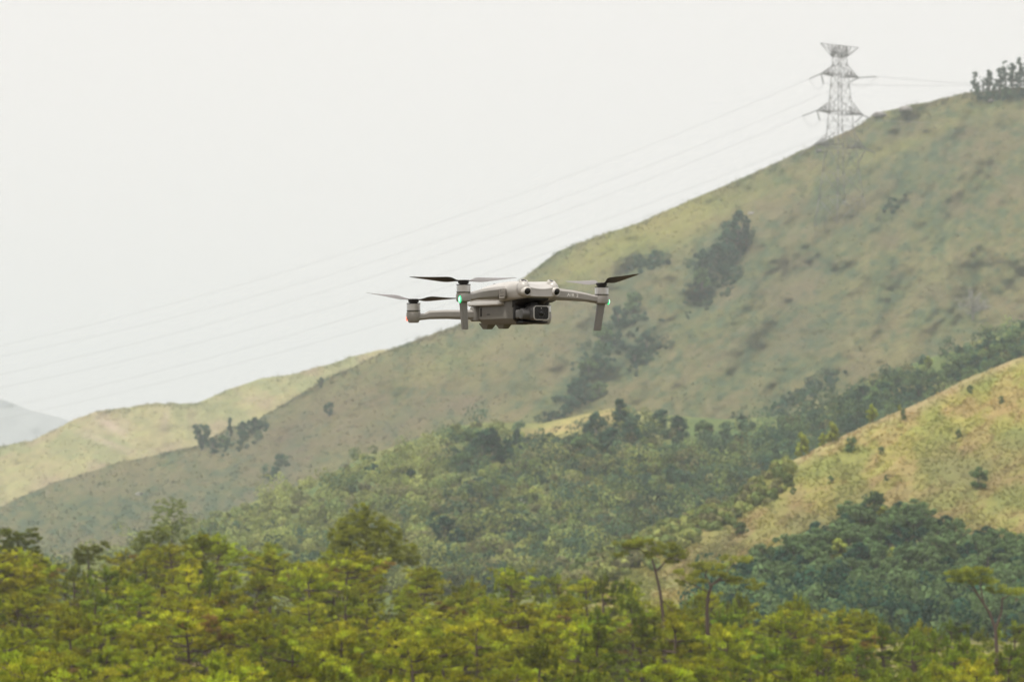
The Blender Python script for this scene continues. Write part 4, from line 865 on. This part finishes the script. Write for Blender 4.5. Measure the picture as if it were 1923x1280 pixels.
for sx in (-1, 1):
    mx_, my_ = sx * .122, -.075
    a = arm('front_arm', [(sx * .0305, -.0435, .0150, .0170, .0175), (sx * .0345, -.0455, .0150, .0195, .0190), (sx * .052, -.0525, .0142, .0185, .0175), (sx * .078, -.0610, .0120, .0160, .0150), (sx * .098, -.0675, .0095, .0130, .0145), (sx * .108, -.0705, .0072, .0120, .0150), (sx * .116, -.0730, .0066, .0118, .0150)], SEC, DM['arm'], .0004)
    if sx < 0: tag(a, 'front arm with a pale certification plate printed on it')
    else: tag(a, 'front arm printed with AIR 2')
    pod(mx_, my_, -.0005, .0115, .0112, 0, a)
    # folded-down landing leg
    bm = B(); rings = []
    for f, w_, t_ in [(0, .0128, .0090), (.15, .0120, .0078), (.5, .0115, .0066), (.95, .0112, .0058), (1, .0104, .0050)]:
        cx_, cy_, cz = mx_ - sx * .0053 * f, my_ + .0038 * f + .001, .002 - .0435 * f; e1 = Vector((math.cos(R(-14 * sx)), math.sin(R(-14 * sx)), 0)); e2 = Vector((-e1.y, e1.x, 0)); c = Vector((cx_, cy_, cz))
        rings.append([c + e1 * w_ * u + e2 * t_ * v for u, v in [(-.5, -.3), (-.35, -.5), (.35, -.5), (.5, -.3), (.5, .3), (.35, .5), (-.35, .5), (-.5, .3)]])
    loft(bm, rings); lg = fin('landing_leg', bm, DM['leg'], a, ang=30)
    dv = Vector((sx * .85, -.53, 0)).normalized() if sx > 0 else Vector((-.86, -.51, 0)).normalized(); lc = Vector((mx_, my_, .0030)) + dv * .0108
    side = dv.cross(Vector((0, 0, 1)))
    for nm, w_, h_, off, mt in (('lamp', .0025, .0056, 0 if sx < 0 else -.0008, 'green'), ('lamp_core', .0015, .0042, .0009 if sx < 0 else 0, 'greenc')):
        bm = B(); bmesh.ops.create_uvsphere(bm, u_segments=16, v_segments=10, radius=1)
        if sx > 0: w_, h_ = w_ * .7, h_ * .85
        for v in bm.verts: v.co = lc + dv * (off + v.co.y * .0020) + side * v.co.x * w_ + Vector((0, 0, v.co.z * h_))
        if nm == 'lamp': lamp = fin(nm, bm, DM[mt], a, ang=180)
        else: fin(nm, bm, DM[mt], lamp, ang=180)
    if sx > 0:
        pr = rotor(mx_, my_, .0115, [(-83, 7), (97, 3)], (DM['prop'], DM['propl']), -1, a); tag(pr, None)
    else:
        pr = rotor(mx_, my_, .0115, [(180 - 4, 2), (-4, 3)], (DM['prop'], DM['propl']), 1, a)
    # rear arm
    rx, ry = sx * .118, .085
    a2 = arm('rear_arm', [(sx * .024, .0500, -.0165, .0165, .0150), (sx * .040, .0555, -.0165, .0150, .0135), (sx * .070, .0660, -.0160, .0138, .0125), (sx * .096, .0755, -.0170, .0130, .0120), (sx * .103, .0785, -.0195, .0100, .0120), (sx * .112, .0825, -.0205, .0100, .0140)], SEC, DM['arm'], .0006)
    bm = B(); cyl(bm, (sx * .0265, .0515, -.0265), 0, [(0, .0070), (.0018, .0090), (.020, .0092), (.0225, .0080)], (0, 0, 1), 28); fin('hinge', bm, DM['low'], a2, ang=35)
    bm = B(); cyl(bm, (rx, ry, -.0290), 0, [(0, .0070), (.0012, .0080), (.0060, .0104), (.0100, .0112), (.0158, .0110), (.0162, .0100)], (0, 0, 1), 32); fin('motor_mount', bm, DM['arm'], a2, ang=35)
    bm = B(); bmesh.ops.create_uvsphere(bm, u_segments=14, v_segments=8, radius=1)
    dv = Vector((sx * .72, .69, 0)).normalized(); side = dv.cross(Vector((0, 0, 1)))
    for v in bm.verts: v.co = Vector((rx, ry, -.0225)) + dv * (.0106 + v.co.y * .0012) + side * v.co.x * .0026 + Vector((0, 0, v.co.z * .0040))
    fin('lamp', bm, DM['red'], a2, ang=180)
    if sx < 0: rotor(rx, ry, -.0128, [(187, 5), (7, 1.5)], (DM['propl'], DM['prop']), -1, a2)
    else: rotor(rx, ry, -.0128, [(72, 1), (252, 1)], (DM['prop'], DM['prop']), -1, a2)

# gimbal camera
bm = B(); cube(bm, -.010, .012, -.086, -.060, -.0095, -.003); cyl(bm, (0, -.070, -.0125), 0, [(0, .0085), (.013, .0095)], (0, 0, 1))
gb = fin('gimbal_camera', bm, DM['rubber'], drone, ang=35)
bm = B(); cyl(bm, (-.0270, -.0815, -.0172), 0, [(0, .0068), (.0012, .0080), (.0090, .0084), (.0102, .0092), (.0150, .0092), (.0165, .0080), (.0190, .0076)], (1, 0, 0), 32)
fin('pitch_motor', bm, DM['gim'], gb, ang=35)
bm = B(); loft(bm, [[(x, y0, z0), (x, y1, z0), (x, y1, z1), (x, y0, z1)] for x, y0, y1, z0, z1 in [(-.0268, -.087, -.066, -.0235, -.0120), (-.0225, -.0875, -.062, -.0250, -.0100)]]); fin('gimbal_arm', bm, DM['gim'], gb, bev=.0015, seg=3)
def rrect(y, hw, hh, r_, cx_=-.0004, cz=-.0160, n_=6):
    P_ = []
    for qx, qz, a0 in ((1, 1, 0), (-1, 1, 90), (-1, -1, 180), (1, -1, 270)):
        for k in range(n_ + 1):
            a = R(a0 + 90 * k / n_); P_.append((cx_ + qx * (hw - r_) + r_ * math.cos(a), y, cz + qz * (hh - r_) + r_ * math.sin(a)))
    return P_
bm = B(); loft(bm, [rrect(-.0720, .0120, .0085, .005), rrect(-.0740, .0148, .0102, .006), rrect(-.0900, .0156, .0110, .006), rrect(-.0950, .0146, .0112, .0055), rrect(-.0975, .0137, .0108, .005)])
cm = fin('camera_body', bm, DM['gim'], gb, ang=30)
bm = B(); loft(bm, [rrect(-.0972, .0137, .0109, .005), rrect(-.0982, .0136, .0108, .005), rrect(-.0986, .0133, .0105, .0046), rrect(-.0986, .0125, .0097, .004), rrect(-.0976, .0123, .0095, .004)]); fin('rim', bm, DM['silver'], cm, ang=30)
bm = B(); loft(bm, [rrect(-.0974, .0124, .0096, .004), rrect(-.0980, .0123, .0095, .004)]); fin('front_glass', bm, DM['lens'], cm, ang=30)
bm = B(); cyl(bm, (-.0004, -.0980, -.0165), 0, [(0, .0058), (.0003, .0058), (.0003, .0046), (.0000, .0044)], (0, -1, 0), 32); fin('lens_ring', bm, DM['dark'], cm)
bm = B(); cyl(bm, (-.0004, -.09805, -.0165), 0, [(0, .0040), (.0004, .0034), (.0007, .0016)], (0, -1, 0), 24); fin('lens', bm, DM['lens'], cm)
bm = B(); cyl(bm, (-.0004, -.0980, -.0090), 0, [(0, .0008), (.0002, .0006)], (0, -1, 0), 10); fin('glint_mark', bm, DM['silver'], cm)
bm = B(); cyl(bm, (.0145, -.0820, -.0160), 0, [(0, .0085), (.0012, .0080), (.0022, .0060)], (1, 0, 0), 28); fin('end_cap', bm, DM['gim'], cm, ang=35)

# print on the arms
def text_on(txt, size, origin, e1, up, parent, name, mat, ext=.00008):
    cu = bpy.data.curves.new(name, 'FONT'); cu.body = txt; cu.size = size; cu.extrude = ext; cu.align_x = 'LEFT'; cu.space_character = 1.18; cu.offset = size * .02
    t = bpy.data.objects.new('tmp', cu); col.objects.link(t); bpy.context.view_layer.update()
    me = bpy.data.meshes.new_from_object(t.evaluated_get(bpy.context.evaluated_depsgraph_get())); bpy.data.objects.remove(t)
    me.materials.append(mat); o = link(name, me, parent); e1 = Vector(e1).normalized(); nrm = e1.cross(Vector(up)).normalized(); e2 = nrm.cross(e1)
    o.matrix_local = Matrix((( e1.x, e2.x, nrm.x, origin[0]), (e1.y, e2.y, nrm.y, origin[1]), (e1.z, e2.z, nrm.z, origin[2]), (0, 0, 0, 1))); return o
arms_ = [o for o in drone.children if o.name.startswith('front_arm')]
fr = [o for o in arms_ if o.get('label', '').endswith('AIR 2')][0]; fl = [o for o in arms_ if o != fr][0]
# the arm's front face runs parallel to its centre line, half a thickness out
def arm_face(sx, f):
    a, b = Vector((sx * .052, -.0525, .0142)), Vector((sx * .078, -.0610, .0120)); d = (b - a); dn = Vector((d.x, d.y, 0)).normalized(); n_ = Vector((dn.y, -dn.x, 0)); n_ = n_ if n_.y < 0 else -n_
    return a + d * f, d.normalized(), n_
p0, d0, n0 = arm_face(1, .62)
text_on('AIR 2', .0066, p0 + n0 * .00835 + Vector((0, 0, -.0020)), d0, (0, 0, 1), fr, 'lettering', DM['white'])
p0, d0, n0 = arm_face(-1, -.28)
o_ = p0 + n0 * .0097
def plate(u0, u1, v0, v1, off, mt, name, parent):
    bm = B(); e = -d0
    c_ = lambda u, v, w_: o_ + d0 * u + Vector((0, 0, v)) + n0 * w_
    loft(bm, [[c_(u0, v0, w_), c_(u1, v0, w_), c_(u1, v1, w_), c_(u0, v1, w_)] for w_ in (off, off + .00025)]); return fin(name, bm, mt, parent)
PLT = plain('pale_plate', (.62, .59, .56), .5); INK = plain('plate_ink', (.27, .25, .235), .6)
pl_ = plate(.000, .0125, -.0085, -.0018, .0000, PLT, 'certification_plate', fl)
plate(.0014, .0110, -.0052, -.0036, .0004, INK, 'small_print', pl_)
pl2 = plate(-.0005, .0130, -.0012, .0062, .0000, PLT, 'certification_plate', fl)
plate(.0008, .0116, -.0002, .0052, .0004, DM['arm'], 'inset', pl2)
for k, (a, b, c_, d_) in enumerate([(.0020, .0032, .0006, .0044), (.0042, .0066, .0034, .0044), (.0042, .0048, .0006, .0030), (.0060, .0066, .0006, .0030), (.0078, .0086, .0006, .0044), (.0092, .0104, .0006, .0016)]):
    plate(a, b, c_, d_, .0007, PLT, 'small_print', pl2)
#DRONE_END

# ------------------------------------------------------------------ the air
bm = bmesh.new(); bmesh.ops.create_cube(bm, size=1)
for v in bm.verts: v.co = Vector((v.co.x * 9000, 2600 + v.co.y * 5600, 217 + v.co.z * 468))
me = bpy.data.meshes.new('haze'); bm.to_mesh(me); bm.free()
hz = tag(link('haze', me), 'pale even haze filling the valley air', 'haze', kind='stuff')
m = bpy.data.materials.new('haze'); m.use_nodes = True; nt = m.node_tree; nt.nodes.remove(nt.nodes['Principled BSDF'])
pv = nt.nodes.new('ShaderNodeVolumePrincipled'); pv.inputs['Density'].default_value = .00026; pv.inputs['Color'].default_value = (.87, .94, 1, 1)
nt.links.new(pv.outputs[0], nt.nodes['Material Output'].inputs['Volume']); me.materials.append(m)
